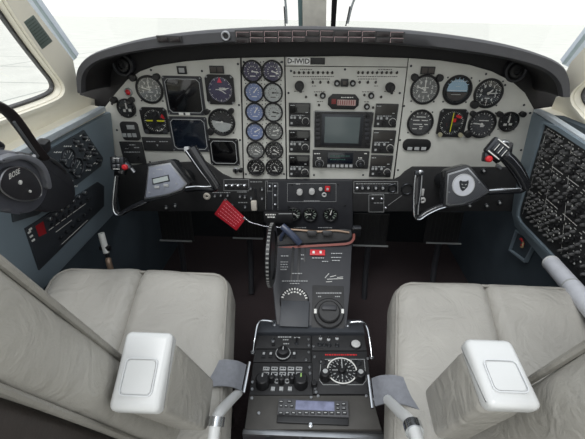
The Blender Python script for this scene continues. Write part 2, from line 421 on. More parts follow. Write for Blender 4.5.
# ------------------------------------------------------------------ instrument panel plates
def plate(name, label, pts, m, F=FP, z0=-.004, z1=0, px=None, cat='panel', screws=(), scm=DKMET, bev=.0012):
    cx = sum(p[0] for p in pts)/len(pts); cy = sum(p[1] for p in pts)/len(pts)
    t = T(name, label, cat, F, *(px or (cx,cy)))
    MB().prism(t.P(pts), z0, z1, bev=bev).build('plate', m, t.e)
    for s_ in screws: t.cyl('screw', s_[0], s_[1], .0032, z1, z1+.0015, scm, seg=12)
    return t
pl = plate('instrument_panel', 'cream pilot instrument panel with flight gauges and two dark square displays', [(103.5,109),(115,94),(127,80),(140,71.5),(155,66),(185,61.5),(215,59),(240,58),(242.8,178.8),(232,178),(222,173.5),(212,166),(205,161),(145,163.5),(113,168)], CREAM,
    screws=[(112,104),(151,70),(107,140),(117,130),(238,64),(239,105),(240,140),(204,160),(150,162),(202,71)])
pe = plate('instrument_panel', 'tall narrow cream panel plate carrying two columns of round engine gauges', [(241.6,58),(284,57),(286,179),(244,178.8)], CREAM, screws=[(243.8,62),(282,62),(246,174),(284,174)])
pc = plate('instrument_panel', 'cream center panel plate with toggles, radios and a square radar screen', [(285.5,66.5),(407,67.5),(393,179),(287.2,179)], CREAM, screws=[(288.5,93),(399.7,93),(314,175),(363,175),(345,69.4),(291,71)])
pt = plate('header_strip', 'thin cream strip with registration plate above the center panel', [(285.3,57),(345,56.2),(408,58.2),(407.1,66.8),(285.5,65.8)], CREAM)
pr = plate('instrument_panel', 'cream copilot instrument panel with round gauges and a pale lower half', [(409,58.2),(440,60.5),(470,65),(492,71.5),(512,81.5),(525,93),(534,109),(521,167),(412,166.5),(405,171),(400,176),(394.5,179)], CREAM,
    screws=[(411,66),(404,106),(400,140),(398,170),(524,105),(530,113),(521,150),(518,163),(486,74),(505,85)])
# registration plate
rp = T('registration_plate', 'white registration plate reading D-IWID on the header strip', 'sign', FP, 298.5, 61)
rp.box('plate',287,57.4,310,64.8,0,.0025,mat('bright_white',(248,248,246),.5),.0005); 
x,y = rp.L(298.5,61.2); MB().text('D-IWID',x,y,.0175,.0028,sx=1.05).build('lettering', BLK, rp.e)
rq = T('blank_plate', 'small black blank plate beside the white registration plate', 'sign', FP, 317.5, 61); rq.box('plate',310.5,57.6,325,64.4,0,.002,BLK,.0005)
# ------------------------------------------------------------------ gauges
def ticks(mb, r0, r1, n, w, z, a0=0, a1=360, cx=0, cy=0):
    for i in range(n):
        a = math.radians(90-(a0+(a1-a0)*i/(n if a1-a0==360 else max(n-1,1))))
        mb.line((cx+r0*math.cos(a),cy+r0*math.sin(a)),(cx+r1*math.cos(a),cy+r1*math.sin(a)),w,z)
def hand(mb, ang, l, w, z, tail=.15, cx=0, cy=0):
    a = math.radians(90-ang); c, s_ = math.cos(a), math.sin(a)
    P = [(-l*tail,-w/2),(l*.8,-w/2),(l,0),(l*.8,w/2),(-l*tail,w/2)]
    mb.prism([(cx+x*c-y*s_, cy+x*s_+y*c) for x,y in P], z, z+.0006)
def screws4(e, h, z=0, r=.0028, m=DKMET):
    for sx in (-1,1):
        for sy in (-1,1): MB().cyl(sx*h,sy*h,z,z+.0015,r,10).build('screw', m, e)
GR = {}
def gauge(label, px, py, R, face=FACEK, mark=WHITE, name='round_gauge', cat='gauge', F=FP, major=10, minor=40, nums='numbers', hands=((300,.75),), knobs=(), group=None, extra=None, screws=True, square=False, handm=None, arc=(0,360), rim=BLK, glass=True):
    t = T(name, label, cat, F, px, py, group); e = t.e; ri = R*.86
    if square:
        h = R; c = R*.22
        MB().prism([(-h+c,h),(h-c,h),(h,h-c),(h,-h+c),(h-c,-h),(-h+c,-h),(-h,-h+c),(-h,h-c)], 0, .007, holes=[circ(0,0,ri,36)]).build('bezel', rim, e)
    else:
        MB().ring(0,0,0,.008,R,ri,36).build('bezel', rim, e)
    d = MB().cyl(0,0,.0004,.0016,ri*1.01,36,.05).build('dial', face, e)
    mk = MB(); ticks(mk, ri*.8, ri*.96, major, R*.045, .0018, *arc)
    if minor: ticks(mk, ri*.88, ri*.96, minor, R*.02, .0018, *arc)
    if nums:
        for i in range(major):
            a = math.radians(90-(arc[0]+(arc[1]-arc[0])*i/(major if arc[1]-arc[0]==360 else major-1)))
            mk.text(str(i), ri*.62*math.cos(a), ri*.62*math.sin(a), R*.3, .0018)
    if extra: extra(mk, ri)
    mk.build('markings', mark, d)
    for k, hh in enumerate(hands):
        hb = MB(); hand(hb, hh[0], ri*hh[1], R*(hh[2] if len(hh) > 2 else .09), .0028+k*.0008); hb.cyl(0,0,.0016,.004,R*.09,14)
        hb.build('needle', handm or WHITE, e)
    for kx, ky, kr in knobs: MB().cyl(kx*R, ky*R, 0, .014, kr*R, 16).build('knob', BLK, e)
    if screws and not square: screws4(e, R*.80, 0, R*.06)
    if screws and square: screws4(e, R*.86, .007, R*.07, STEEL)
    if glass: MB().cyl(0,0,.0058,.0064,ri*1.0,30,.02).build('cover_glass', GLASS, e)
    return t
def bars(*rows):
    def f(mk, ri):
        for y, x0, x1 in rows: mk.line((ri*x0,ri*y),(ri*x1,ri*y),ri*.07,.0018)
    return f
# pilot's side
gauge('grey-faced airspeed dial, top outer gauge of the pilot panel', 150,89.5,.0395, FACEG, hands=((355,.8,.07),(285,.75,.07)), knobs=((-1.0,.8,.24),(.72,.9,.24)), extra=bars((-.2,-.2,.25),(.2,-.25,.2)))
gauge('small black turn dial with white tufts, outermost gauge of the pilot panel', 127,108,.0275, FACEK, major=4, minor=0, nums='', hands=((0,.7,.16),), knobs=((-1.1,.85,.34),(.8,.9,.3)), extra=lambda mk,ri:(mk.box((-ri*.35,-ri*.3,.002),(ri*.3,ri*.34,.001)),mk.box((ri*.35,-ri*.25,.002),(ri*.34,ri*.34,.001))))
t = gauge('square compass card gauge with yellow bar and red flag on the pilot panel', 155.5,120.5,.0395, FACEK, square=True, nums='', major=12, minor=36, hands=(), cat='gauge', name='square_gauge')
MB().box((-.017,0,.003),(.019,.0038,.001)).box((.017,0,.003),(.022,.0038,.001)).build('course_bar', YEL, t.e)
MB().box((.017,.024,.0036),(.012,.011,.001),.0003,Matrix.Rotation(-.5,4,'Z')).build('flag', RED, t.e)
for sx in (-1,1): MB().cyl(sx*.029,-.031,.007,.015,.0065).build('knob', GREYP, t.e)
t = gauge('square violet-faced altimeter with red triangle marker on the pilot panel', 220.5,89.5,.0405, FACEV, square=True, nums='', major=12, minor=48, hands=((80,.8,.05),(125,.6,.06)), name='square_gauge', extra=bars((0,-.4,.5),(.12,-.1,.4)))
MB().prism([(-.007,.019),(.007,.019),(0,.034)], .003, .004).build('marker', mat('magenta_red',(226,40,80),.5), t.e)
def silverhalf(mk, ri):
    mk.prism([(-ri*.85,ri*.15)]+[(ri*.85*math.cos(math.radians(a)),ri*.85*math.sin(math.radians(a))) for a in range(170,351,12)]+[(ri*.2,-ri*.02)], .0017, .0021)
gauge('black gauge with silver lower half, below the violet altimeter', 222,122,.0405, FACEK, FACES, hands=((270,.55,.07),), nums='', major=8, minor=24, knobs=((-1.02,.75,.2),(.8,.85,.2),(-.9,-.7,.26)), extra=silverhalf)
def display(label, x0,y0,x1,y1, rim=GREYP, scr=SCREEN):
    t = T('square_display','%s'%label,'display',FP,(x0+x1)/2,(y0+y1)/2)
    x,y,w,h = t.rect(x0,y0,x1,y1); c=.012; a,b=w/2,h/2
    octo = lambda a,b,c: [(-a+c,b),(a-c,b),(a,b-c),(a,-b+c),(a-c,-b),(-a+c,-b),(-a,-b+c),(-a,b-c)]
    MB().prism(octo(a,b,.004),0,.006,holes=[octo(a-.008,b-.008,.008)]).build('frame',rim,t.e)
    MB().prism(octo(a-.0065,b-.0065,.009),.006,.0072,holes=[octo(a-.008,b-.008,.008)]).build('rim_line',GREYM,t.e)
    MB().prism(octo(a-.008,b-.008,.008),0,.0035,bev=.0005).build('screen',scr,t.e)
    for sx in (-1,1):
        for sy in (-1,1): MB().cyl(sx*(a-.004),sy*(b-.004),.006,.0075,.0022,10).build('screw',STEEL,t.e)
    return t
d1 = display('upper dark square display with two white lamps at its foot, pilot panel',165.5,76.5,204,115, scr=SCREENB)
for x in (182,188.5): d1.box('lamp',x-2.2,112.0,x+2.2,114.8,.006,.0085,WHITE,.0006)
d2 = display('lower dark blue square display on the pilot panel behind the yoke grip',171,117,208.5,151)
d3 = display('black blanked square instrument with corner screws near the engine gauges',210,138.5,239,165, rim=BLK, scr=SCREENB)
# little lamps and boxes
t = T('annunciator_lamp','small single annunciator lamp with pale window above the upper display','indicator light',FP,182.3,70); t.box('housing',177.5,66,187,74,0,.005,BLK); t.box('window',179.5,67.7,185,72.4,.005,.006,GREYM,.0004)
for nm,x,y in (('pilot panel above the violet altimeter',217,69.5),('copilot panel above the airspeed dial',427.5,70.3)):
    t = T('annunciator_lamp','black double annunciator lamp on the '+nm,'indicator light',FP,x,y,); t.box('housing',x-7.2,y-3.9,x+7.2,y+3.9,0,.005,BLK)
    for s_ in (-1,1): t.box('window',x+s_*3.3-2.7,y-2.6,x+s_*3.3+2.7,y+2.6,.005,.006,BROWNM,.0004)
t = T('press_to_test_lamp','round red and white lamp above the small turn dial','indicator light',FP,128.6,92); MB().ring(0,0,0,.006,.0115,.0075).build('bezel',STEEL,t.e); MB().lathe([(.0075,0),(.0075,.004),(.004,.007),(0.0005,.008)],16).build('lens',RED,t.e)
t = T('switch_unit','small black rounded switch unit with white buttons below the turn dial','switch',FP,130.5,131)
x,y,w,h=t.rect(122,121.5,139.5,140); MB().prism(rrect(x,y,w,h,.011),0,.006,bev=.001).build('housing',BLK2,t.e)
t.box('button',128,124.5,135.5,128.6,.006,.009,GREYM,.0006)
for x in (125.5,130.5,135.5): t.box('button',x-1.9,132.6,x+1.9,136.4,.006,.009,GREYM,.0006)
random.seed(11)
def dashes(t, rows, m=WHITE, name='lettering', z=.0062, h=1.0, parent=None):
    for y,x0,x1 in rows:
        x = x0; mb = MB()
        while x < x1-.5:
            w = random.uniform(1.0,2.6); w = min(w, x1-x); a,b,ww,hh = t.rect(x,y-h/2,x+w,y+h/2); mb.box((a,b,z),(ww,hh,.0004)); x += w+.55
        mb.build(name, m, parent or t.e)
t = T('selector_panel','wide dark selector panel below the compass card gauge','control panel',FP,158,144); t.box('housing',143.5,137,172.5,150.5,0,.005,BLK2); dashes(t,[(141,147,156),(141,160,169)],GREYM,z=.0055,h=.8); MB().prism([(-.003,0),(.003,0),(0,-.006)],.005,.006).build('marker',GREYM,t.e)
t = T('selector_panel','square dark selector panel below the small switch unit, next to the yoke','control panel',FP,133.5,152); t.box('housing',122.5,141.5,144.5,163,0,.005,BLK2); dashes(t,[(144.3,130,136),(148,126,130),(147,135,141),(151.5,125,141)],GREYM,z=.0055,h=.8)
t.cyl('knob',129,146,.004,.005,.012,BLK); t.cyl('knob',139,157,.004,.005,.012,BLK)
t = T('push_knob','round silver cross-slotted knob at the foot of the pilot panel','knob',FP,236,170); MB().cyl(0,0,0,.008,.0095).build('knob_body',STEEL,t.e); MB().box((0,0,.0085),(.017,.003,.002)).box((0,0,.0085),(.003,.017,.002)).build('slot_cross',BLK,t.e)
t = T('push_knob','small plain black knob beside the silver slotted knob','knob',FP,241.3,169.5); MB().cyl(0,0,0,.014,.0065).build('knob_body',BLK,t.e)
# engine gauges
EG = [(252.5,71.2,272.4,71.2,'violet','first'),(254.2,92,273,92.7,'blue','second'),(255,112,273.4,112,'blue','third'),(255.3,131.5,274,131,'blue','fourth'),(255.8,150,274.3,150,'black','fifth'),(256.2,167,274.6,167,'black','bottom')]
fc = [(FACEV,FACEV),(FACESKY,FACES),(FACESKY,FACES),(FACESKY,FACEG),(FACEG,FACEK),(FACEK,FACEK)]
cn = {FACEV.name:'violet-black',FACESKY.name:'sky-reflection blue',FACES.name:'silver',FACEG.name:'grey',FACEK.name:'black'}
angs = [(100,110),(40,90),(30,100),(60,75),(120,120),(210,150)]
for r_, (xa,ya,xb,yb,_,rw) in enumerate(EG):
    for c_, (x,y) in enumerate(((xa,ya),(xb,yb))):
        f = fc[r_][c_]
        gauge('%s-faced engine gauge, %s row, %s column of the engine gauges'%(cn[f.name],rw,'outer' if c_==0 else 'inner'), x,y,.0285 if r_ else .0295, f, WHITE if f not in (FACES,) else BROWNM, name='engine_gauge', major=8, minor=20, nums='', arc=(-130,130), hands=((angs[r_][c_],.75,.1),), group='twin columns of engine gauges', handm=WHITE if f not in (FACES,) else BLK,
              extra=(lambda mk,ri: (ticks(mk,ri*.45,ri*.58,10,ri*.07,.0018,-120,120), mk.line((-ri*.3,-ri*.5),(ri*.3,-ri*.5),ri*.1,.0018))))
# copilot's side
gauge('grey-faced airspeed dial, first gauge on the copilot panel', 424.5,89.5,.0405, FACEG, hands=((0,.8,.07),(290,.75,.07)), knobs=((-.85,.8,.24),(.85,.8,.24)), extra=bars((-.2,-.2,.25),(.15,-.25,.3)))
def horizon(mk, ri):
    mk.prism([(ri*.82*math.cos(math.radians(a)),ri*.82*math.sin(math.radians(a))) for a in range(-8,189,14)], .0017, .0021)
t = gauge('artificial horizon with pale blue sky half on the copilot panel', 457,90,.0405, FACEK, SKYB, nums='', major=7, minor=0, arc=(-60,60), hands=(), extra=horizon)
mb = MB(); mb.prism([(.82*.0348*math.cos(math.radians(a)),.82*.0348*math.sin(math.radians(a))) for a in range(188,353,12)], .0017, .0021); mb.build('ground_half', BROWNM, t.e)
mb = MB(); mb.line((-.026,-.001),(.026,-.001),.0012,.0024); mb.line((-.015,-.012),(.012,-.012),.0009,.0024); mb.line((-.006,.01),(.006,.01),.0008,.0024)
for k in range(-4,5): mb.line((.006*k-.0008,.023),(.006*k+.0008,.024),.0018,.0024)
mb.build('horizon_lines', WHITE, t.e)
gauge('black altimeter with two white hands, highest numbered gauge of the copilot panel', 488,93.3,.0405, FACEK, hands=((88,.8,.06),(45,.45,.1)), knobs=((-.8,-.75,.28),), extra=bars((-.38,-.2,.2)))
gauge('grey gauge with white bar markings, lower row beside the compass card', 420,122.5,.0385, mat('charcoal_dial_face',(62,63,66),.5), nums='', major=7, minor=0, arc=(-70,70), hands=(), extra=bars((.5,-.4,.4),(.2,-.65,-.1),(.2,.1,.65),(-.15,-.6,.2),(-.15,.4,.7),(-.55,-.6,-.2),(-.55,0,.25),(-.35,0,.3)))
t = gauge('square compass card gauge with yellow needle and red flag on the copilot panel', 451.5,122.8,.0405, FACEK, square=True, nums='', major=12, minor=36, hands=(), name='square_gauge')
MB().box((0,.002,.003),(.0022,.055,.001)).build('needle', YEL, t.e)
MB().box((.010,.023,.0036),(.016,.007,.001),0,Matrix.Rotation(-.3,4,'Z')).box((.006,.008,.0036),(.009,.01,.001)).build('flag', RED, t.e)
for sx in (-1,1): MB().cyl(sx*.03,-.033,.007,.015,.0065).build('knob', mat('khaki_plastic',(150,146,122),.5), t.e)
gauge('dark vertical speed dial, lower row beside the copilot clock', 481.5,124,.0405, mat('charcoal_dial_face',(62,63,66),.5), hands=((275,.8,.07),), nums='', major=12, minor=24, knobs=((-.85,.75,.2),(-.85,-.72,.26)), extra=bars((.3,-.3,.5),(-.1,-.1,.25),(-.2,-.1,.2)))
gauge('small black clock with white marks, outermost gauge of the copilot panel', 508.2,121.5,.0290, FACEK, nums='', major=4, minor=0, hands=((0,.75,.14),), knobs=((-1.15,.75,.28),(1.1,.8,.28)), extra=lambda mk,ri:(mk.box((-ri*.3,-ri*.35,.002),(ri*.35,ri*.25,.001)),mk.box((ri*.3,-ri*.3,.002),(ri*.35,ri*.25,.001))))
t = T('switch_unit','black rounded slot unit with three white buttons on the copilot panel','switch',FP,416.5,144.6)
x,y,w,h=t.rect(402.5,138.8,430.5,150.5); MB().prism(rrect(x,y,w,h,min(w,h)*.45),0,.006,bev=.001).build('housing',BLK,t.e)
for x in (409.3,416.2,423): t.box('button',x-2.3,146.4,x+2.3,149.3,.006,.009,GREYM,.0005)
# ------------------------------------------------------------------ center panel controls
def toggle(e, x, y, z=0, m=DKMET, l=.012, ml=STEEL, ang=.5, r=.0035):
    b = MB().cyl(x,y,z,z+.003,r,12).build('switch_nut', m, e)
    M = Matrix.Translation((x,y,z)) @ Matrix.Rotation(-ang,4,'X'); MB().lathe([(r*.35,0),(r*.6,l),(r*.3,l+.001)],10,M).build('toggle_lever', ml, b)
def ptog(t, pts, **k):
    for p in pts: toggle(t.e, *t.L(*p), **k)
row1 = [294.3,299,303.8,308.5,313,318,323,327.6,332.3,358.3,362.6,367.7,372.4,377,381.8,386.5,391,396.8]
ptog(pc, [(x,72.8) for x in row1], m=BROWNM, l=.007, ml=BLK)
ptog(pc, [(x,82.4) for x in (312.8,320.3,328.2,359.6,367.7,375.6)], m=BROWNM, l=.008, ml=BLK)
ptog(pc, [(316,95),(364.3,95),(319,105),(373,107.5),(306,97),(381,97)], m=BROWNM, l=.006, ml=BLK)
dashes(pc, [(76.5,293,334),(69.5,300,312),(69.5,378,392),(76.5,357,398),(79,311,330),(79,358,377),(91.3,294,304),(91.3,384,395),(91.8,314,325),(91.8,362,374),(101.5,317,323),(101.8,364,369),(86,312,316),(86,374,378)], BROWNM, 'placard_text', .0003, .7)
for x,y,r,h in ((299.5,85.5,.013,.016),(389.8,87,.013,.016)):
    k = pc.cyl('selector_knob',x,y,r,0,h,BLK); a,b = pc.L(x,y); MB().box((a+.004,b-.006,h+.002),(.007,.02,.006),.001,).build('pointer',BLK,k)
for x,y in ((322.7,95.3),(371,95.4),(366.7,106.2),(337,83),(352.6,83)):
    k = pc.cyl('knob',x,y,.0085,0,.010,BLK,seg=16); a,b = pc.L(x,y); MB().cyl(a,b,.01,.0108,.004,12).build('cap',GREYM,k)
pc.box('square_switch',340.6,78.7,348.2,86.4,0,.008,BLK); k=pc.box('square_lens',342.5,80.5,346.3,84.5,.008,.009,BROWNM,.0005)
oc = T('fire_warning_unit','black eight-sided warning unit with red and white captions above the radar screen','warning light panel',FP,343.3,101.6)
x,y,w,h=oc.rect(328,94.3,358.8,109.2); c=.012; a,b=w/2,h/2
MB().prism([(-a+c,b),(a-c,b),(a,b-c),(a,-b+c),(a-c,-b),(-a+c,-b),(-a,-b+c),(-a,b-c)],0,.006,bev=.001).build('housing',BLK,oc.e)
oc.box('caption',337,99.3,355.5,105,.006,.0075,mat('pink_grey_window',(190,160,155),.4),.0004); oc.box('caption',331.5,98.5,336,103.5,.006,.0075,mat('dull_red_window',(130,44,44),.4),.0004)
mb = MB(); 
for k in range(8): x,y = oc.L(338+k*2.2,102); mb.line((x,y-.006),(x,y+.006),.0022,.0078)
mb.build('caption_bars', mat('dull_red_window',(130,44,44),.4), oc.e); dashes(oc,[(97,341,353)],z=.0064,h=.9)
def radio(label, x0,y0,x1,y1, lit=SCREENB):
    t = T('radio_unit', label, 'radio', FP, (x0+x1)/2,(y0+y1)/2, 'stacked radio units of the center panel'); H=y1-y0
    t.box('housing',x0,y0,x1,y1,0,.006,BLK2,.001)
    t.box('display',x0+.8,y0+.8,x1-.8,y0+H*.46,.0058,.0068,lit,.0003)
    x = x0+ (x1-x0)*.78; y = y0+H*.76
    k = t.cyl('tuning_knob',x,y,.0095,.006,.014,BLK2); a,b = t.L(x,y); MB().cyl(a,b,.014,.022,.0055,14).build('inner_knob',BLK,k); MB().ring(a,b,.006,.0075,.0112,.0102,20).build('ring_mark',WHITE,k)
    t.cyl('knob',x0+(x1-x0)*.40,y0+H*.80,.0055,.006,.015,BLK,seg=14)
    for q in (.12,.27,.52): t.box('button',x0+(x1-x0)*q-1.0,y0+H*.60-1,x0+(x1-x0)*q+1.2,y0+H*.60+1.2,.006,.0085,GREYM,.0004)
    t.box('button',x0+(x1-x0)*.12-.8,y0+H*.84-1,x0+(x1-x0)*.12+1.2,y0+H*.84+1,.006,.0085,GREYM,.0004)
    dashes(t,[(y0+2.0,x0+1.6,x0+6),(y0+H*.51,x0+2,x1-6),(y0+H*.39,x1-5,x1-2.5)],GREYM,z=.0071,h=.75)
for i,(a,b,c,d,nm) in enumerate(((289,102.8,310.4,126.3,'topmost'),(289,129.8,310,152.2,'middle'),(289,154.8,309.6,176.6,'lowest'))): radio('%s radio of the column beside the engine gauges'%nm,a,b,c,d, SCREENB)
RMK = 0; GDSP = mat('grey_display_window',(58,56,54),.25)
for i,(a,b,c,d,nm) in enumerate(((374.8,103.6,397,127,'topmost'),(372.3,130,394.6,152.8,'middle'),(369.8,155,391.6,176.4,'lowest'))): radio('%s radio of the column towards the copilot panel'%nm,a,b,c,d, GDSP)
rd = T('radar_display','square radar unit with grey-green screen in the middle of the panel','display',FP,343,129)
rd.box('housing',314.3,111.2,371.6,147.2,0,.009,BLK2,.002); rd.box('bezel_frame',321.5,113.5,362.5,144.5,.009,.011,DKMET,.001); rd.box('screen',324.5,116,359.2,142,.0105,.0125,SCRGREY,.0008)
for y in (119.5,123.8,128.2,132.6,137): 
    rd.box('button',315.8,y-1.5,319.8,y+1.5,.009,.013,GREYP,.0005); rd.box('button',364.5,y-1.5,368.6,y+1.5,.009,.013,GREYP,.0005)
for x,y in ((318,114.3),(367.5,114.3),(318,143),(367,143)): rd.cyl('knob',x,y,.0055,.009,.017,BLK,seg=14)
mb=MB()
for x0,y0,x1,y1 in ((313.9,110.8,372,110.8),(313.9,110.8,314.3,147.4),(372,110.8,371,147.4)): mb.line(rd.L(x0,y0),rd.L(x1,y1),.0012,.0085)
mb.build('edge_line',GREYM,rd.e)
nv = T('navigation_radio','wide black navigation radio with row of white buttons under the radar screen','radio',FP,340.5,158.6)
nv.box('housing',312.6,150.2,368.6,167.4,0,.008,BLK2,.0015); nv.box('display',327.4,151.6,352.8,162.3,.008,.0092,SCREEN,.0004)
for k in range(6): nv.box('button',327.2+k*4.4,163.6,330.2+k*4.4,166.2,.008,.011,GREYM,.0004)
for x in (319.5,360): k=nv.cyl('tuning_knob',x,162.5,.011,.008,.018,BLK); a,b=nv.L(x,162.5); MB().ring(a,b,.008,.0095,.0135,.0122,22).build('ring_mark',GREYM,k); MB().cyl(a,b,.018,.026,.006,14).build('inner_knob',DKMET,k)
dashes(nv,[(152.7,314,320),(157,317,321),(157,358,362),(152.7,364,367)],z=.0083,h=.9); dashes(nv,[(155,330,350),(158.5,330,345)],mat('dim_green_mark',(50,90,80),.5),z=.0094,h=.8)
# ------------------------------------------------------------------ lower panels
lp = plate('lower_panel','black lower switch panel under the pilot panel',[(113,168.5),(145,164.5),(205,162),(212,167),(222,174.5),(232,179),(268,180.3),(268,212),(112,212)],BLK2,F=FS,z0=-.012,z1=-.004)
cp = plate('lower_panel','dark grey center panel below the radios with three round gauges',[(268,180.5),(352,180.5),(353,246),(266,246)],GREYP,F=FS,z0=-.012,z1=.004,screws=[(292,184),(338,184),(289,206),(345,205)],scm=BLK)
rpn = plate('lower_panel','black lower switch panel under the copilot panel',[(352,180.3),(394,180.3),(400,177.5),(405,172.5),(412,168),(521,168.5),(519,212),(352,212)],BLK2,F=FS,z0=-.012,z1=-.004)
def outline(t, x0,y0,x1,y1,z,w=.0011,m=GREYM):
    mb = MB(); P=[t.L(x0,y0),t.L(x1,y0),t.L(x1,y1),t.L(x0,y1)]
    for i in range(4): mb.line(P[i],P[(i+1)%4],w,z)
    return mb.build('outline_mark',m,t.e)
z=-.004
outline(lp,223.6,180,248.6,191.2,z); outline(lp,265.5,178.5+3,267.5,214,z)
for x in (226.5,232.3,238.3,244.6): toggle(lp.e,*lp.L(x,186.5),z=z,m=STEEL,ml=CHROME,r=.006,l=.015)
for x,y in ((214.7,196.5),(220.7,196),(227.5,196),(239.8,197),(244.8,197.5),(245,207.5),(232,206),(250.5,189),(262,190),(251,199),(262,199)):
    a,b = lp.L(x,y); MB().ring(a,b,z,z+.003,.0065,.0035,16).build('switch_guard',DKMET,lp.e); MB().cyl(a,b,z,z+.006,.0028,10).build('button',GREYM,lp.e)
a,b=lp.L(206.7,196.5); MB().ring(a,b,z,z+.006,.012,.004,20).build('ring_knob',mat('ivory_plastic',(205,198,186),.45),lp.e)
k=MB(); a,b=lp.L(255,203); k.box((a,b,z+.022),(.020,.036,.014),.006).build('gear_handle',mat('ivory_plastic',(205,198,186),.45),lp.e,label='ivory wheel-shaped lever handle')
a,b=lp.L(255.5,193); MB().box((a,b,z+.002),(.007,.03,.004),.001).build('slot',DKMET,lp.e)
dashes(lp,[(182.3,250,262),(184.8,228,246),(192.5,237,247),(193,212,230),(203,238,248)],GREYM,z=z+.0004,h=.7)
# block of switches right of the gear handle
for x,y in ((261,186),(261,193)): pass
z2=.004
outline(cp,270,181.5,277.8,213,z2) if False else None
for x,y in ((270,186),(275.5,186),(275.5,195),(275.5,204)):
    toggle(cp.e,*cp.L(x,y),z=z2,m=STEEL,ml=CHROME,r=.005,l=.011)
mb=MB()
for a_,b_ in (((267,182.5),(278,182.5)),((278,182.5),(278,210)),((267,190.5),(273,190.5)),((272.8,182.5),(272.8,210)),((287.5,183),(336,183)),((287.5,183),(287.5,201)),((336,183),(336,201)),((287.5,201),(336,201))): mb.line(cp.L(*a_),cp.L(*b_),.0008,z2)
mb.build('outline_mark',GREYM,cp.e)
IV=mat('light_grey_plastic',(190,190,188),.45)
cp.cyl('push_knob',299.8,190.7,.0095,z2,z2+.014,IV); cp.cyl('push_knob',311.9,190.1,.0095,z2,z2+.014,IV)
cp.cyl('small_lamp',320.6,188.3,.006,z2,z2+.006,IV); k=cp.box('square_button',324.9,185.4,330,190.3,z2,z2+.006,RED,.001); cp.box('button_lens',326.4,186.7,328.6,189,z2+.006,z2+.007,IV,.0003,parent=k)
a,b=cp.L(324.2,194); MB().ring(a,b,z2,z2+.004,.008,.004,18).build('ring_mark',IV,cp.e)
dashes(cp,[(200.3,304,320),(183.5,296,300),(227,294,306),(227,318,332),(231,296,322),(231,328,340)],GREYM,z=z2+.0004,h=.8)
FC = Fr((0,1.036,.60),(1,0,0),(0,0,1))
for x,y,nm,h in ((294,213.5,'nearest the brake handle',120),(310.2,214,'in the middle of the lower center panel',272),(330.4,214,'farthest from the brake handle',10)):
    gauge('small black round gauge '+nm,x,y,.0255,FACEK,mat('pale_green_mark',(176,190,176),.5),name='round_gauge',F=FC,major=8,minor=16,nums='',hands=((h,.85,.12),),screws=False,extra=lambda mk,ri:ticks(mk,ri*.55,ri*.92,10,ri*.1,.0018,-140,140))
bh = T('brake_handle','black box-shaped handle with white lettering in front of the lower panel','handle',Fr((0,1.0,.5),(1,0,0),(0,.2,.98)),278,216)
bh.box('handle_body',264,211,293,222,-.012,.012,BLK,.003); dashes(bh,[(213.5,266,276),(216,268,276)],WHITE,z=.0122,h=1.2)
mb=MB(); mb.line(bh.L(279,212.6),bh.L(292,212.6),.0022,.0122); mb.build('white_stripe',GREYM,bh.e)
MB().box((0,0,-.026),(.012,.012,.032),.002).build('shaft',BLK,bh.e)
z=-.004
# copilot lower switches
outline(rpn,354,182,398,193.6,z); outline(rpn,369,195.5,384,215-2.5,z)
toggle(rpn.e,*rpn.L(357,188.8),z=z,m=STEEL,ml=CHROME,r=.006,l=.014)
for x in (362.5,368.5,376,383): a,b=rpn.L(x,188.3); MB().ring(a,b,z,z+.004,.0085,.0055,18).build('switch_guard',DKMET,rpn.e); MB().cyl(a,b,z,z+.006,.004,12).build('button',GREYM,rpn.e)
a,b=rpn.L(392.5,188.2); MB().ring(a,b,z,z+.006,.0155,.011,24).build('dial_guard',DKMET,rpn.e); a,b=rpn.L(407,189); MB().ring(a,b,z,z+.006,.019,.0165,24).build('dial_guard',DKMET,rpn.e)
for x,y in ((372.5,199.5),(381.5,199.5),(385.5,208.5)): toggle(rpn.e,*rpn.L(x,y),z=z,m=STEEL,ml=CHROME,r=.005,l=.012)
mb=MB(); mb.line(rpn.L(388,206),rpn.L(402,196),.0011,z); mb.build('outline_mark',GREYM,rpn.e)
dashes(rpn,[(184.2,356,396),(195.2,372,384),(203.5,374,384)],GREYM,z=z+.0004,h=.6)
for x,y in ((484,171),(470,206),(487,206),(500,203),(175,206),(166,208)):
    q = rpn if x>300 else lp; a,b=q.L(x,y); MB().ring(a,b,z,z+.004,.009,.005,18).build('switch_guard',DKMET,q.e); MB().cyl(a,b,z,z+.006,.004,10).build('button',GREYM,q.e)
# ------------------------------------------------------------------ rudder pedals
for nm,x0,y0,x1,y1 in (('outer pedal on the pilot side',160,210,192,241.5),('inner pedal on the pilot side, behind the red tag',233,207,263,239),('inner pedal on the copilot side',353,214,388,246.5),('outer pedal on the copilot side',426,212,461,244)):
    FPd = Fr((0,1.22,.5),(1,0,0),(0,.12,.99)); t = T('rudder_pedal','black ribbed '+nm,'pedal',FPd,(x0+x1)/2,(y0+y1)/2)
    t.box('footplate',x0,y0,x1,y1,-.008,0,BLK2,.002)
    n=9
    for i in range(n): x=x0+1.5+(x1-x0-3)*i/(n-1); t.box('rib',x-.5,y0+1,x+.5,y1-3,0,.003,BLK2,.0008)
    t.box('toe_edge',x0,y1-1.6,x1,y1-.2,0,.004,GREYM,.0008)
    x,y,w,h=t.rect(x0,y0,x1,y1)
    MB().tube([(0,-h/2+.02,-.012),(0,-h/2-.12,-.02),(0,-h/2-.26,.01)],.012,10,4).build('pedal_arm',GREYP,t.e)
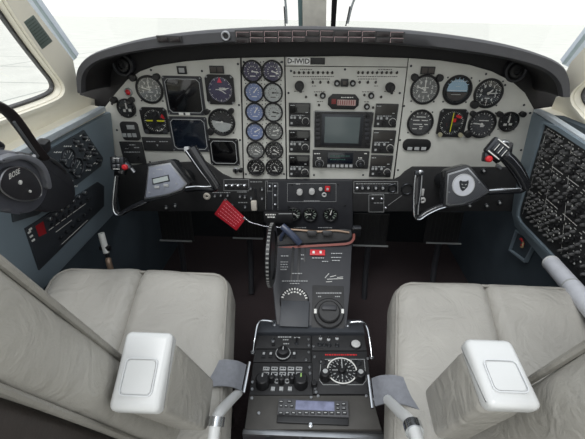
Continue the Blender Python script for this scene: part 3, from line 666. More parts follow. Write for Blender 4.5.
# ------------------------------------------------------------------ power quadrant
q = T('power_quadrant','sloping dark power quadrant with lettering and two large dials','control panel',FQ,311,290)
MB().prism(q.P([(270,246),(352,243),(350,290),(346,332),(277,332),(273,290)]),-.10,0,bev=.003).build('quadrant_body',GREYP,q.e)
q.box('side_plate',312,286,344,330,0,.003,BLK2,.001); q.box('lower_plate',280.5,302,309,328,0,.012,mat('slate_grey_paint',(54,57,62),.5),.003)
for x0,x1 in ((291,293.6),(297.5,300.2),(304,306)): q.box('lever_slot',x0,244,x1,281 if x0<300 else 262,0,.0012,BLK,.0004)
dashes(q,[(256,281,289),(262,280.5,288),(264.5,280.5,288),(267,280.5,288),(269.5,280.5,287),(255,301,305),(259,301,305)],GREYM,z=.0006,h=.9)
dashes(q,[(274,292,302),(281.5,282,308),(284,290,300),(258.5,312,324),(262,322,328),(254,331,342),(258,331,341),(261,332,340),(293.5,316,342),(297,318,321),(297,335,340)],GREYM,z=.0036,h=.9)
mb=MB()
for a_,b_ in (((325,278),(329,273.5)),((327,279.3),(343,278.6)),((330,277),(336,275.5)),((337,277.5),(343,277)),((326,282),(332,281.6))): mb.line(q.L(*a_),q.L(*b_),.0014,.0004)
mb.build('lettering',WHITE,q.e)
k=q.box('red_switch',310,250.5,325,256,0,.006,RED,.0008)
for x in (313.5,320.5): q.box('switch_dot',x-1,252,x+1.2,254.5,.006,.0075,WHITE,.0004,parent=k)
a,b=q.L(294.3,302); 
MB().lathe([(.040,0),(.040,.008),(.037,.011)],36,Matrix.Translation((a,b,0))).build('trim_dial',BLK,q.e)
mk=MB(); ticks(mk,.031,.037,13,.0032,.0112,-75,75,a,b); ticks(mk,.023,.027,5,.005,.0112,-40,40,a,b); mk.build('dial_marks',WHITE,q.e)
a,b=q.L(328.7,314); d=MB().lathe([(.041,.002),(.041,.010),(.038,.013),(.030,.013),(.029,.024),(.026,.027)],36,Matrix.Translation((a,b,0))).build('round_dial_knob',BLK2,q.e)
MB().box((a,b+.008,.029),(.040,.014,.010),.004).build('finger_grip',GREYP,d)
for x in (315.3,342.2): q.box('white_mark',x-1.3,310.5,x+1.3,315,.0131,.015,WHITE,.0006)
# trim wheel beside the quadrant
tw = T('trim_wheel','black trim wheel with white notches on the quadrant side','wheel',Fr((-.109,.86,.40),(0,1,0),(0,0,1)),271.5,255)
MB().lathe([(.077,-.007),(.082,-.004),(.082,.004),(.077,.007),(.064,.007),(.064,-.007)],48,closed=True).build('wheel_rim',BLK,tw.e)
MB().lathe([(.066,-.003),(.066,.003)],32).build('wheel_web',DKMET,tw.e)
mb=MB()
for i in range(48): 
    a=2*PI*i/48; mb.box((0,0,0),(.003,.0045,.007),.0005,Matrix.Rotation(a,4,'Z')@Matrix.Translation((.0815,0,0)))
mb.build('notches',mat('dull_notch_grey',(128,128,126),.6),tw.e)
# lever bank with rust edge
FB = Fr((0,.93,.52),(1,0,0),(0,.5,.866)); lv = T('control_lock_bar','black curved lever guard with a rust-red lower edge across the quadrant','lever guard',FB,311,240)
P = lv.P([(273,246),(300,243.5),(335,241.5),(348,240),(352,236),(351,230),(344,229),(300,231),(283,232),(276,238)])
MB().prism(P,-.008,.004,bev=.002).build('guard_plate',BLK2,lv.e)
pts=[(271,249),(300,246.8),(335,244.8),(348,243.5),(353,239.5),(353.5,234)]
Pr=[V((*lv.L(*p),.004)) for p in pts]; MB().ribbon(Pr,[V((0,.0015,.008))]*6,.0035).build('rust_edge',RUST,lv.e)
Pr=[V((*lv.L(*p),.008)) for p in ((289,229.5),(300,230),(318,231.5),(335,230.5),(349,232.5))]; MB().tube(Pr,.0035).build('front_rail',mat('tan_metal',(150,128,110),.35,.4),lv.e)
sl = T('power_lever','slate blue power lever leaning over the lever guard','lever',FB,290,233)
Pr=[V((*sl.L(*p),h)) for p,h in (((283,226),.03),((289,231),.034),((295,237),.03),((300,243),.02))]; MB().tube(Pr,.010,12,4,.6).build('grip',HBLUE,sl.e)
Pr=[V((*sl.L(*p),h)) for p,h in (((287,229),.03),((282,236),.012),((281,240),0))]; MB().tube(Pr,.006,10,4).build('lever_arm',HBLUE,sl.e)
for nm,x,y in (('behind the lever guard near the trim wheel',312,233),('behind the lever guard towards the copilot',327,233)):
    s2=T('power_lever','black flat-topped lever '+nm,'lever',FB,x,y); MB().box((0,.0,.018),(.03,.016,.014),.004).build('grip',BLK,s2.e); MB().box((0,-.004,.008),(.006,.006,.02),.001).build('lever_arm',DKMET,s2.e)
sb=T('silver_latch','small silver box latch on the panel near the copilot inner pedal','latch',FS,356,229.5); sb.box('latch_body',352,225.5,360.5,233.5,-.002,.018,DKMET,.002); sb.box('latch_top',352,225.3,360.5,227.5,.018,.020,STEEL,.0005)
# ------------------------------------------------------------------ center pedestal
pd = T('center_pedestal','black center pedestal between the two seats','console',FD,312,380)
top=[(256,336),(364,336),(371,393),(384,434),(243,432),(250,393)]
MB().prism(pd.P(top),-.32,-.002,bev=.003).build('pedestal_body',BLK2,pd.e)
MB().prism(pd.P([(262,322.5),(362,322.5),(364.5,335.5),(256.5,335.5)]),-.30,.012,bev=.004).build('front_ledge',mat('slate_grey_paint',(54,57,62),.5),pd.e)
def module(name,label,pts,cat='control panel',screws=(),m=BLK2,z1=.006):
    t = plate(name,label,pts,m,F=FD,z0=-.002,z1=z1,cat=cat,bev=.001)
    for s_ in screws: t.cyl('screw',s_[0],s_[1],.0035,z1,z1+.002,STEEL,seg=10)
    return t
m1=module('switch_module','slim black module with three small toggles, front of pedestal on the pilot side',[(257,337),(311,337),(310.7,350),(255.3,350)],screws=[(308.5,341),(308.7,347)])
toggle(m1.e,*m1.L(273,343),z=.006,m=STEEL,ml=CHROME,r=.005); toggle(m1.e,*m1.L(296.5,345),z=.006,m=DKMET,ml=BLK,r=.005,l=.014); m1.cyl('knob',273.5,346.5,.0045,.006,.010,BLK,seg=12)
dashes(m1,[(338.8,278,292),(341.5,283,288.5),(345.5,283.5,289),(339.3,294,300)],GREYM,z=.0066,h=1.0)
m2=module('dial_module','black module with one ringed dial between square buttons on the pedestal',[(255,351),(310.7,351),(310.5,363.5),(253.5,363.5)],screws=[(308.6,354),(306,361.5)])
for x in (264,270.9,294.2): b_=m2.box('square_button',x-1.9,353.5,x+1.9,360,.006,.009,BLK,.0006); m2.box('button_mark',x-1.2,354.5,x+1.2,357,.009,.0096,GREYM,.0003,parent=b_)
a,b=m2.L(283.2,356.5); d=MB().lathe([(.019,.006),(.019,.012),(.015,.014),(.013,.024),(.008,.026)],28,Matrix.Translation((a,b,0))).build('ringed_dial',BLK,m2.e); MB().ring(a,b,.0125,.0145,.0185,.0165,28).build('ring_mark',GREYM,d); MB().box((a,b+.004,.026),(.0025,.009,.002),.0004).build('pointer',GREYM,d)
m3=module('audio_module','black audio module with two rows of white buttons and two tall knobs',[(253.3,364.5),(311.8,364.5),(312.5,396.5),(249.5,396.5)],screws=[(309.5,369),(310,375),(252.7,384),(252.3,391)])
for y,xs in ((371,(266.4,274.6,282.9,291,299)),(376.2,(266,274.5,282.8,291,299.2))):
    for x in xs: b_=m3.box('white_button',x-3.2,y-1.7,x+3.2,y+1.7,.006,.0095,GREYM,.0006); dashes(m3,[(y,x-2.2,x+2.2)],BLK,'button_text',.0096,1.2,parent=b_)
for x in (273,281.3,290): b_=m3.box('white_button',x-2,389.2,x+2,393,.006,.0095,GREYM,.0006)
for x,y in ((262.8,386.5),(300.9,386.5)):
    a,b=m3.L(x,y); k=MB().lathe([(.0155,.006),(.0145,.030),(.012,.032)],22,Matrix.Translation((a,b,0))).build('tall_knob',BLK,m3.e); MB().box((a,b+.006,.0325),(.003,.009,.0015),.0003).build('pointer',GREYM if x<280 else mat('green_mark',(150,190,110),.5),k)
for x,y in ((271.8,382.5),(281.6,384),(292.3,382.8)):
    a,b=m3.L(x,y); k=MB().lathe([(.008,.006),(.0075,.024),(.005,.026)],16,Matrix.Translation((a,b,0))).build('knob',BLK,m3.e); MB().box((a,b+.003,.0262),(.002,.005,.001)).build('pointer',GREYM,k)
for x,y in ((277,383),(287.2,383)): a,b=m3.L(x,y); MB().ring(a,b,.006,.008,.006,.0035,16).build('ring_mark',GREYM,m3.e)
mc=m3
n1=module('switch_module','black module with toggles and a round white button, front of pedestal on the copilot side',[(312,337),(364,337),(366.5,352),(311.7,352)],screws=[(313.5,348)])
for x,y in ((320.4,340.5),(328.5,341.5),(336.8,340.5)): toggle(n1.e,*n1.L(x,y),z=.006,m=GREYM,ml=CHROME,r=.0045,l=.009)
for x,y in ((319.6,346.5),(324,346.5),(329,347),(337,347)): a,b=n1.L(x,y); MB().ring(a,b,.006,.0085,.006,.0035,14).build('switch_guard',DKMET,n1.e)
a,b=n1.L(355.5,346.5); k=MB().ring(a,b,.006,.010,.0145,.0115,26).build('button_rim',BLK,n1.e); MB().lathe([(.0115,.006),(.0115,.011),(.006,.013)],24,Matrix.Translation((a,b,0))).build('round_button',IV,n1.e)
n2=module('compass_rose_module','black module with white-ringed compass rose dial and red placard text',[(311.8,353),(366.6,353),(371.5,395.5),(313,395.5)],screws=[(314.5,358.7),(367.5,360.3),(315,390),(316,394)])
dashes(n2,[(356.6,325,357)],mat('red_text',(196,46,50),.5),z=.0066,h=1.4)
P=[n2.L(*p) for p in ((321,361),(364,361),(366,382),(362.5,386.5),(323,386.5),(319.5,382))]
mb=MB(); [mb.line(P[i],P[(i+1)%6],.0011,.0062) for i in range(6)]; mb.build('outline_mark',GREYM,n2.e)
a,b=n2.L(341.7,373); d=MB().cyl(a,b,.006,.0095,.036,36,.05).build('compass_rose_dial',BLK,n2.e)
MB().ring(a,b,.0095,.0108,.0355,.0325,40).build('white_ring',WHITE,d); mk=MB(); ticks(mk,.0265,.031,24,.0016,.0098,0,360,a,b); ticks(mk,.017,.023,12,.0022,.0098,0,360,a,b); [mk.text(t_,a+.013*math.cos(w_),b+.013*math.sin(w_),.007,.0099) for t_,w_ in (('N',PI/2),('E',0),('S',-PI/2),('W',PI))]; mk.build('rose_marks',GREYM,d)
k=MB().cyl(a,b,.0095,.018,.009,16).build('center_knob',BLK,d); mb=MB(); mb.line((a,b),(a,b+.028),.002,.0182); mb.build('pointer_line',GREYM,d)
for x,y in ((322.8,363.8),(357.9,364.5)): a,b=n2.L(x,y); MB().ring(a,b,.006,.0085,.0085,.006,18).build('ring_mark',DKMET,n2.e)
dashes(n2,[(362.5,328,334),(364,330,334),(362.5,347,352),(364.5,347,351)],WHITE,z=.0066,h=.9)
for x,y in ((324.9,379.5),(359.9,380)):
    a,b=n2.L(x,y); k=MB().lathe([(.013,.006),(.0118,.026),(.010,.028)],20,Matrix.Translation((a,b,0))).build('knob',BLK,n2.e); MB().cyl(a,b+.002,.0275,.0285,.006,16).build('cap',GREYM,k)
for x,y in ((314,387.5),(370.2,389.5)): k=n2.cyl('latch_knob',x,y,.007,.006,.020,BLK,seg=14)
bp=module('blank_cover_plate','plain dark rear cover plate at the back of the pedestal',[(249.3,397.2),(371.8,397.2),(381,431),(245,430.5)],screws=[(259,415),(311,399.3),(318,397.9),(310.5,428.5),(374,401),(366,397.8),(252,400)],m=mat('worn_dark_plate',(76,74,71),.5,var=.12,scale=30))
FRd=Fr((0,.50,.337),(1,0,0),(0,.985,.10))
ra=T('car_style_radio','slim black radio faceplate with blue-grey display and small keys on the cover plate','radio',FRd,312.5,411)
ra.box('housing',277.5,403.5,348,425.5,-.012,.008,BLK,.003); ra.box('faceplate',278,402.5,348,418.8,.008,.013,mat('gunmetal_plastic',(74,74,76),.4),.002)
ra.box('display',295.6,404.3,334,413.6,.013,.0142,LCDB,.0015)
for x,y,w_ in ((281.3,405.2,2),(289.6,405,2),(281.3,409.4,1.5),(286.2,409.4,1.5),(291.8,409.6,1.8),(337.3,408,1.7),(343.2,407.5,1.9),(337.3,411.8,1.7),(343.2,411.8,1.9)): ra.box('key',x-w_,y-1.1,x+w_,y+1.1,.013,.0155,BLK,.0006); ra.box('key_mark',x-w_*.7,y-.4,x+w_*.7,y+.3,.0155,.016,GREYM,.0002)
for i in range(11): x=281+i*6.3; ra.box('key',x-2.2,415.1,x+2.2,417.7,.013,.0155,BLK,.0006); ra.box('key_mark',x-1.3,415.8,x+1.3,416.7,.0155,.016,GREYM,.0002)
cj=T('cable_jack','small chrome jack below the radio on the cover plate','jack',FD,310.5,427.5); MB().lathe([(.005,.006),(.005,.010),(.003,.011),(.003,.013)],16).build('jack_body',CHROME,cj.e)
rl=T('pedestal_rail','silver rail across the rear edge of the pedestal','rail',FD,312,434.5); rl.box('rail_bar',242,432,384,438,-.018,.004,STEEL,.003)
for x in (266,300,340): rl.box('bracket',x-1.5,438,x+1.5,452,-.05,-.006,DKMET,.001)
def loop(label,pts):
    P=[V(at_z(x,y,z)) for x,y,z in pts]; t=thing('grab_rail',label,'rail',Matrix.Translation(P[0])); MB().tube([p-P[0] for p in P],.0032,10,6).build('rail_tube',CHROME,t); 
    for p in (P[0],P[-1]): MB().cyl(0,0,-.004,.001,.006,12,M=Matrix.Translation(p-P[0])).build('foot',STEEL,t)
loop('thin chrome grab rail curving around the pedestal corner on the pilot side',[(274.5,324,.34),(272,321.5,.355),(262,320.5,.36),(257.5,325,.36),(254.5,340,.345),(252.8,352,.325)])
loop('thin chrome grab rail curving around the pedestal corner on the copilot side',[(348,325,.34),(350,322.5,.355),(362,322,.36),(367,328,.36),(370,342,.345),(371.8,357,.325)])
# ------------------------------------------------------------------ side consoles
# pilot side
sc1=T('side_console','blue-grey side console below the pilot side window','console',FL,60,200)
MB().prism(sc1.P([(-120,200),(0,166),(104.5,110.5),(108,150),(107,214),(36,287),(-40,380),(-160,420)]),0,.022,bev=.006).build('console_body',BLUE,sc1.e)
FL2=Fr(FL.o+FL.n*.022,FL.x,FL.y)
FUELM=mat('slate_panel_paint',(60,66,71),.5,bump=.1)
fp=plate('fuel_panel','black upper fuel panel with small gauges behind the headset',[(44,152),(83,130),(102,158),(100,166),(36,215),(12,222),(8,190)],FUELM,F=FL2,z0=0,z1=.004,cat='control panel')
random.seed(5)
for x,y in ((73,141),(79,149),(83,158),(86,165),(82,137),(88,146),(92,153),(96,160),(69,170),(74,176),(60,160),(77,144),(85,152)):
    a,b=fp.L(x,y); MB().cyl(a,b,.004,.006,.008,12).build('switch_nut',DKMET,fp.e); MB().cyl(a,b,.006,.016,.0035,10).build('toggle_lever',STEEL,fp.e)
for x,y in ((67,158),(75,167)):
    a,b=fp.L(x,y); MB().ring(a,b,.004,.008,.026,.0225,28).build('gauge_rim',DKMET,fp.e); mk=MB(); ticks(mk,.014,.020,9,.002,.0046,-120,120,a,b); hand(mk,60,.016,.002,.005,cx=a,cy=b); mk.build('gauge_marks',GREYM,fp.e)
dashes(fp,[(135.5,78,83),(140,84,88),(149,90,94),(156,84,90),(163,92,98),(146,62,70),(170,84,89),(176,60,64),(186,70,76),(146,74,79),(152,52,60),(166,50,55),(181,62,72)],WHITE,z=.0044,h=1.0)
bp2=plate('breaker_panel','dark lower breaker panel with red label patch on the pilot side console',[(24,228.5),(97,182),(103,186),(103,206),(38,270)],mat('charcoal_panel_paint',(46,50,55),.5,bump=.1),F=FL2,z0=0,z1=.004,cat='control panel')
a=bp2.P([(33.5,226),(41,221),(44.5,233),(37,236.5)]); MB().prism(a,.004,.005).build('red_patch',mat('dark_red_label',(150,30,38),.5),bp2.e)
for i in range(7):
    for j in range(2):
        x,y=46.5+i*5.9+j*3.2,218.2-i*4.3+j*6.2; a,b=bp2.L(x,y); MB().cyl(a,b,.004,.012,.0048,10).build('breaker_button',STEEL if j==0 else DKMET,bp2.e)
for i in range(6): x,y=58+i*6,237-i*5.6; a,b=bp2.L(x,y); MB().cyl(a,b,.004,.012,.0048,10).build('breaker_button',DKMET,bp2.e)
for x,y in ((27,232),(29,236),(31,240),(28,229)): bp2.box('white_tab',x-1.6,y-1,x+1.8,y+1,.004,.006,WHITE,.0004)
mb=MB(); 
for a_,b_ in (((47,230),(84,203.5)),((54,232),(70,220)),((60,244),(86,220))): mb.line(bp2.L(*a_),bp2.L(*b_),.0014,.0042)
mb.build('white_line',WHITE,bp2.e)
lg=T('console_ledge','pale metallic ledge between the side window and the pilot side console','ledge',FL2,50,150)
MB().prism(lg.P([(-60,190),(0,160),(50,134),(104,106.5),(105,110.5),(52,140),(0,168),(-60,200)]),-.012,.004,bev=.002).build('ledge_top',mat('pale_blue_metal',(200,208,214),.3,.3),lg.e)
def sill(name,pts,xo):
    vs=[]; 
    for p in pts: vs+= [p, V((xo,p.y,p.z+.012)), V((xo,p.y,p.z-.03)), p+V((0,0,-.03))]
    mb=MB(); k=len(pts); mb._mesh(vs,[(i*4+a,i*4+(a+1)%4,i*4+4+(a+1)%4,i*4+4+a) for i in range(k-1) for a in range(4)]+[(3,2,1,0),tuple((k-1)*4+a for a in range(4))])
    return struct(mb.build(name,BEIGE))
sill('trim_8',[FL2.W(*p,-.013) for p in ((-60,192),(0,162),(50,136),(104,107.5))],-.70)
# copilot side
sc2=T('side_console','blue-grey side console framing the large breaker panel','console',FR,560,200)
MB().prism(sc2.P([(534.5,111),(548,116),(585,141),(700,215),(740,420),(600,318),(521,226),(518,212),(523,170)]),0,.022,bev=.006).build('console_body',BLUE,sc2.e)
FR2=Fr(FR.o+FR.n*.022,FR.x,FR.y)
P_=[(547,123.5),(560,131),(640,183),(670,370),(600,300),(524,222),(521,216),(522,208)]
cb=plate('circuit_breaker_panel','large black circuit breaker panel full of small knobs with white labels',P_,BLK2,F=FR2,z0=0,z1=.004,cat='control panel')
MBf=MB(); 
pp=cb.P(P_); MBf.prism(inset(pp,-.012),.0,.010,holes=[inset(pp,-.001)]); MBf.build('raised_frame',BLUE,cb.e)
KNB=mat('breaker_grey',(92,92,92),.5)
# grid of breakers, laid along the panel's own edges
c00,c10,c11,c01=[V((*cb.L(*p),0)) for p in ((549,128),(600,161),(612,304),(524,214))]
mkw=MB(); mkg=MB(); nb=0; random.seed(9)
spots=[]
for i in range(19):
    for j in range(15):
        s_,t_=(i+.5)/16,(j+.5)/15
        p=(c00*(1-s_)+c10*s_)*(1-t_)+(c01*(1-s_)+c11*s_)*t_
        d_=((c10-c00)*(1-t_)+(c11-c01)*t_).normalized(); nn=V((-d_.y,d_.x,0))
        if j in (4,9) and i>1:
            if i%4 < 3: mkw.line(p-d_*.008,p+d_*.009,.0018,.0042)
            continue
        if random.random()<.10: continue
        q_=cb.e.matrix_world@p; px_=proj(q_); spots.append(((q_-CAM).length+(9 if px_[0]>590 else 0),p,(i+j)%3))
        for k in range(2):
            if random.random()<.7: o_=p+nn*.0085+d_*(k-.5)*.0045; mkw.line(o_-d_*.0017,o_+d_*.0017,.0016,.0042)
        if random.random()<.3: mkw.lathe([(.0028,.004),(.0028,.0045)],8,Matrix.Translation(p+d_*.0065))
spots.sort(key=lambda s_:s_[0]); rest=MB(); kp=[(.0045,.004),(.0045,.009),(.0033,.010),(.0033,.014)]
for k,(_,p,c_) in enumerate(spots):
    if k<99: MB().lathe(kp,10,Matrix.Translation(p)).build('breaker_knob',KNB if c_ else BLK,cb.e)
    else: rest.lathe(kp,8,Matrix.Translation(p))
rest.build('breaker_knobs',KNB,cb.e,kind='stuff')
for s_ in (.0,.26,.53,.8,1.07):
    mkw.line(c00*(1-s_)+c10*s_,c01*(1-s_)+c11*s_,.0009,.0042)
mkw.build('label_lines',WHITE,cb.e); mkg.bm.free()
lg=T('console_ledge','pale metallic ledge above the copilot breaker panel','ledge',FR2,570,130)
MB().prism(lg.P([(535.5,109),(548,114.5),(585,138.5),(660,187),(662,192),(585,143),(546,118),(534.5,111.5)]),-.012,.004,bev=.002).build('ledge_top',mat('pale_blue_metal',(200,208,214),.3,.3),lg.e)
sill('trim_9',[FR2.W(*p,-.013) for p in ((536,109),(548,114.5),(585,138.5),(660,187))],.70)
# map pocket and arm rest tube
FRw=Fr(FR.o+FR.n*.004,FR.x,FR.y)
mp=T('map_pocket','small blue-grey map pocket with clutter below the breaker panel','pocket',FRw,526,246)
P=mp.P([(519,230),(539,241),(528,262),(512,250)])
MB().prism(inset(P,-.002),0,.012,holes=[inset(P,.006)]).build('pocket_rim',BLUE,mp.e); MB().prism(inset(P,.004),0,.003).build('pocket_back',BLUED,mp.e)
a,b=mp.L(524,241); MB().tube([(a-.012,b,.006),(a,b+.008,.01),(a+.012,b-.004,.006),(a+.004,b-.012,.008)],.0035,8).build('red_cord',RED,mp.e)
MB().tube([(a+.01,b+.004,.008),(a+.016,b-.012,.01),(a+.002,b-.02,.006)],.003,8).build('tan_cord',mat('tan_cord',(190,160,120),.6),mp.e)
A=at_x(552,264,.60); B=at_x(606,326,.56); t=thing('elbow_rail','light grey tubular armrest beside the copilot seat','armrest',Matrix.Translation(A)); d=B-A
MB().tube([V((0,0,0)),d*.5,d],.020,16,3).build('padded_tube',mat('silver_leather',(196,198,204),.4),t); MB().tube([d*-.03,d*.0],.0205,16,1).build('end_cap',PLASW,t); MB().tube([d*.42,d*.44],.0205,16,1).build('collar',GREYM,t)
MB().tube([d*.9,d*1.0+V((0,0,-.25))],.012,10,1).build('support_tube',STEEL,t)
# lever by the pilot's feet
A=at_x(101,233,-.60); B=at_x(113,276,-.585); t=thing('park_lever','slim tan lever with white grip beside the pilot seat','lever',Matrix.Translation(B)); d=A-B
MB().tube([V((0,.0,-B.z)),d*0,d*.4],.008,10,3).build('lever_stick',mat('tan_metal',(150,128,110),.35,.4),t); MB().tube([d*.45,d*.7],.006,10,1).build('grip_band',BLK,t); MB().tube([d*.55,d*.8,d*1.0],.0085,10,3).build('white_grip',WHITE,t); MB().box(tuple(d*.66),(.03,.012,.014),.003).build('cross_latch',BLK,t)
# ------------------------------------------------------------------ seats
def seat(side):
    s=side; pil = s<0
    e=thing('cockpit_seat','grey-beige leather %s seat with pale plastic-capped folded armrest'%('pilot' if pil else 'copilot'),'seat',Matrix.Translation((s*.40,.5 if pil else .455,0)))
    O_=e.location.copy()
    yc=.450 if pil else .440; xc=.394 if pil else .386
    th=math.atan2(.10,.36)
    M=Matrix.Translation(V((s*xc,yc,.432))-O_) @ Matrix.Rotation(th,4,'X')
    def shape(p):
        k=1+.07*(.5-p.y/.40); x=p.x*k-s*.045*(.5-p.y/.40); z=p.z
        if z>0:
            z+=.010*(1-min(1,(p.x/.20)**2))*1.0
            z-=.017*math.exp(-(p.x/.007)**2)
            z+=.004*noise.noise(V((p.x*14+s*5,p.y*10,1.3)))
            z-=.014*max(0,(-p.y-.03)/.17)**2
        if p.y>.12: z-=.10*max(0,(p.y-.14))**1.3
        return V((x,p.y*(1+.03*math.cos(p.x*9)),z))
    MB().soft((.41,.41,.12),.034,(56,28,10),shape,M).build('seat_cushion',LEATH,e,ang=80)
    rim=[]
    for x,y in rrect(0,0,.394,.394,.032,4): rim.append(M@shape(V((x,y,.0515))))
    MB().tube(rim,.0035,8,1,closed=True).build('cushion_piping',PIPE,e)
    # tail roll of the cushion and seat pan
    M2=Matrix.Translation(V((s*(xc-.02),yc-.185,.40))-O_)@Matrix.Rotation(th,4,'X')
    MB().soft((.445,.09,.10),.035,(30,10,8),None,M2).build('rear_roll',LEATH,e,ang=80)
    MB().box(V((s*.405,yc-.02,.28))-O_,(.40,.40,.20),.02,None).build('seat_pan',SHELL,e)
    for yy in (-.16,.14): MB().box(V((s*.405,yc+yy,.10))-O_,(.36,.04,.20),.006).build('seat_leg',DKMET,e)
    for xx in (-.15,.15): MB().box(V((s*.405+xx,yc,.012))-O_,(.03,.46,.024),.003).build('floor_track',STEEL,e)
    # backrest
    X=s*.22
    if pil: e1a,e1b,e2a,e2b=at_x(120,352,X),at_x(0,252,X),at_x(90,439,X),at_x(0,380,X)
    else: e1a,e1b=at_x(527,376,X),at_x(585,331,X); e2a=e2b=None
    D=(e1b-e1a).normalized() if pil else V((0,-.33,.944)).normalized()
    Nn=V((0,-D.z,D.y)); 
    if Nn.y>0: Nn=-Nn
    thk=max(.06,((e2a-e1a).dot(Nn)+(e2b-e1a).dot(Nn))/2) if pil else .085
    base=e1a-D*((e1a.z-.37)/D.z); L=.70
    FB_=Fr(base+Nn*thk/2,(1,0,0),D)
    Wd=.385
    Mb=Matrix.Translation(-O_)@FB_.mat(s*.22+s*Wd/2-FB_.o.x+0,L/2,0)
    def bshape(p):
        z=p.z*(1-.10*math.cos(p.x*7)); 
        x=p.x
        if abs(p.x)>Wd*.40: x-=math.copysign(.008*math.sin(PI*(p.z/thk+.5)),p.x)*-1
        return V((x,p.y,p.z+.004*noise.noise(V((p.x*10,p.y*9,s)))))
    MB().soft((Wd,L,thk),.022,(24,24,10),bshape,Mb).build('backrest',LEATH,e,ang=80)
    for zz in (-1,1):
        ed=[Mb@V((x,y,zz*(thk/2-.004))) for x,y in rrect(0,0,Wd-.004,L-.004,.022,4)]
        MB().tube(ed,.0038,8,1,closed=True).build('backrest_piping',PIPE,e)
    # frame axes: find which local z is aft
    aft = 1 if (Mb.to_3x3()@V((0,0,1))).y<0 else -1
    MB().soft((Wd-.01,L-.05,.05),.02,(10,10,6),None,Mb@Matrix.Translation((0,-.02,aft*(thk/2+.018)))).build('back_shell',SHELL,e)
    # armrest folded up along the backrest
    if pil: a=at_x(172,336,-.155); b=at_x(214,378,-.155); c=at_x(158,410,-.155); xs=(-.203,-.155)
    else: a=at_x(466,342,.155); b=at_x(424,388,.155); c=at_x(489,405,.155); xs=(.155,.197)
    dn=(b-a); q_=c-a; up=-dn.normalized(); a=a-up*.020; c=c-up*.020
    FA=Fr(O_,(0,1,0),(0,0,1)) # n=+x
    yz=lambda p:(p.y-O_.y,p.z-O_.z)
    MA=FA.mat().copy(); MA.translation=V((0,0,0))
    b2=b+dn*.05
    body=[yz(a),yz(b2),yz(b2+q_*1.02),yz(c)]
    z0,z1=xs[0]-O_.x,xs[1]-O_.x
    def rp_(pts,r,n=4):
        out=[]; k=len(pts)
        for i in range(k):
            p0,p1,p2=V(pts[i-1]),V(pts[i]),V(pts[(i+1)%k]); u=(p0-p1).normalized()*r; w_=(p2-p1).normalized()*r
            for j in range(n+1): t_=j/n; out.append(tuple((p1+u)*(1-t_)**2+p1*2*t_*(1-t_)+(p1+w_)*t_**2))
        return out
    t=bmesh.new(); 
    mb=MB(); pr=rp_(body,.014)
    MB_prism2(mb,pr,z0+.001,z1-.001,.006,MA); ar=mb.build('armrest',LEATH,e,ang=50)
    a2=a-dn.normalized()*.004; c2=c-dn.normalized()*.004; qn=q_.normalized()*.003
    cap=[yz(a2-qn-up*.0),yz(a2-qn+up*.022),yz(c2+qn+up*.022),yz(c2+qn)]
    mb=MB(); MB_prism2(mb,rp_(cap,.008),z0-.002,z1+.002,.006,MA); mb.build('armrest_cap',PLASW,ar,ang=50)
    ct=(a2+c2)/2+up*.022; FCp=Fr(ct,(1,0,0),-q_); Mc=Matrix.Translation(-O_)@FCp.mat((xs[0]+xs[1])/2-ct.x,0,0)
    qq=q_.length;  sg=1 if FCp.n.dot(up)>0 else -1
    mb=MB(); cy=-qq*.10; hw=.017 if pil else .0155; hh=qq*.25
    mb.prism(rrect(0,cy,hw*2+.0005,hh*2+.0005,.005),-.001,.0022,holes=[rrect(0,cy,hw*2-.0015,hh*2-.0015,.004)],M=Mc); mb.build('cap_inset_line',mat('pale_grey_plastic',(206,208,209),.35),ar)
    mb=MB(); mb.prism(rrect(0,cy,hw*2-.004,hh*2-.004,.004),-.001,.0012,M=Mc); mb.build('cap_inset_panel',PLASW,ar)
    # arm pivot tube and belt
    if pil: tp=[at_x(238,393,-.135),at_x(228,403,-.137),at_x(217,417,-.14),at_x(213,442,-.14)]
    else: tp=[at_x(388,400,.135),at_x(399,411,.137),at_x(412,424,.14),at_x(419,446,.14)]
    MB().tube([p-O_ for p in tp],.0085,12,4).build('arm_pivot_tube',PLASW,e)
    MB().tube([tp[-2]-O_,tp[-2]-O_+(tp[-1]-tp[-2])*.4],.0125,12,1).build('pivot_clamp',CHROME,e)
    return e
def MB_prism2(mb,pts,z0,z1,bev,M):
    zm=(z0+z1)/2
    t=bmesh.new(); vs=[t.verts.new((p[0],p[1],z0)) for p in pts]; f=t.faces.new(vs); ex=bmesh.ops.extrude_face_region(t,geom=[f])
    for g_ in ex['geom']:
        if isinstance(g_,bmesh.types.BMVert): g_.co.z=z1
    bmesh.ops.recalc_face_normals(t,faces=t.faces); es=[e for e in t.edges if abs(e.verts[0].co.z-e.verts[1].co.z)<1e-6]
    bmesh.ops.bevel(t,geom=es,offset=bev,segments=3,affect='EDGES',profile=.5); mb._app(t,M)
seat(-1); seat(1)
# lap belts
def belt(label,s,y,x0):
    t=thing('lap_belt',label,'seat belt',Matrix.Translation((s*x0,y,.466)))
    prof=[(.035,-.004),(.0,.006),(-.02,.012),(-.045,.014),(-.068,.004),(-.082,-.014)]
    P=[V((s*a,.006*k,b)) for k,(a,b) in enumerate(prof)]
    MB().ribbon(P,[V((0,.026,.002))]*6,.0016,8).build('webbing',mat('grey_webbing',(104,105,110),.3),t)
    b=P[-1]; MB().tube([b+V((-s*.006,-.030,-.003)),b+V((-s*.006,.034,0))],.0030,8,1).build('buckle_bar',CHROME,t)
belt('shiny grey lap belt webbing folded over the pilot seat edge',-1,.395,.210)
belt('shiny grey lap belt webbing folded over the copilot seat edge',1,.375,.200)
# ------------------------------------------------------------------ control yokes
def yframe(px,py): o=at_y(px,py,.885); return Fr(o,(1,0,0),(0,.30,.954))
def path(t,pts): return [V((*t.L(x,y),z)) for x,y,z in pts]
YOK=mat('glossy_black',(30,31,34),.22,var=.05,coat=.4)
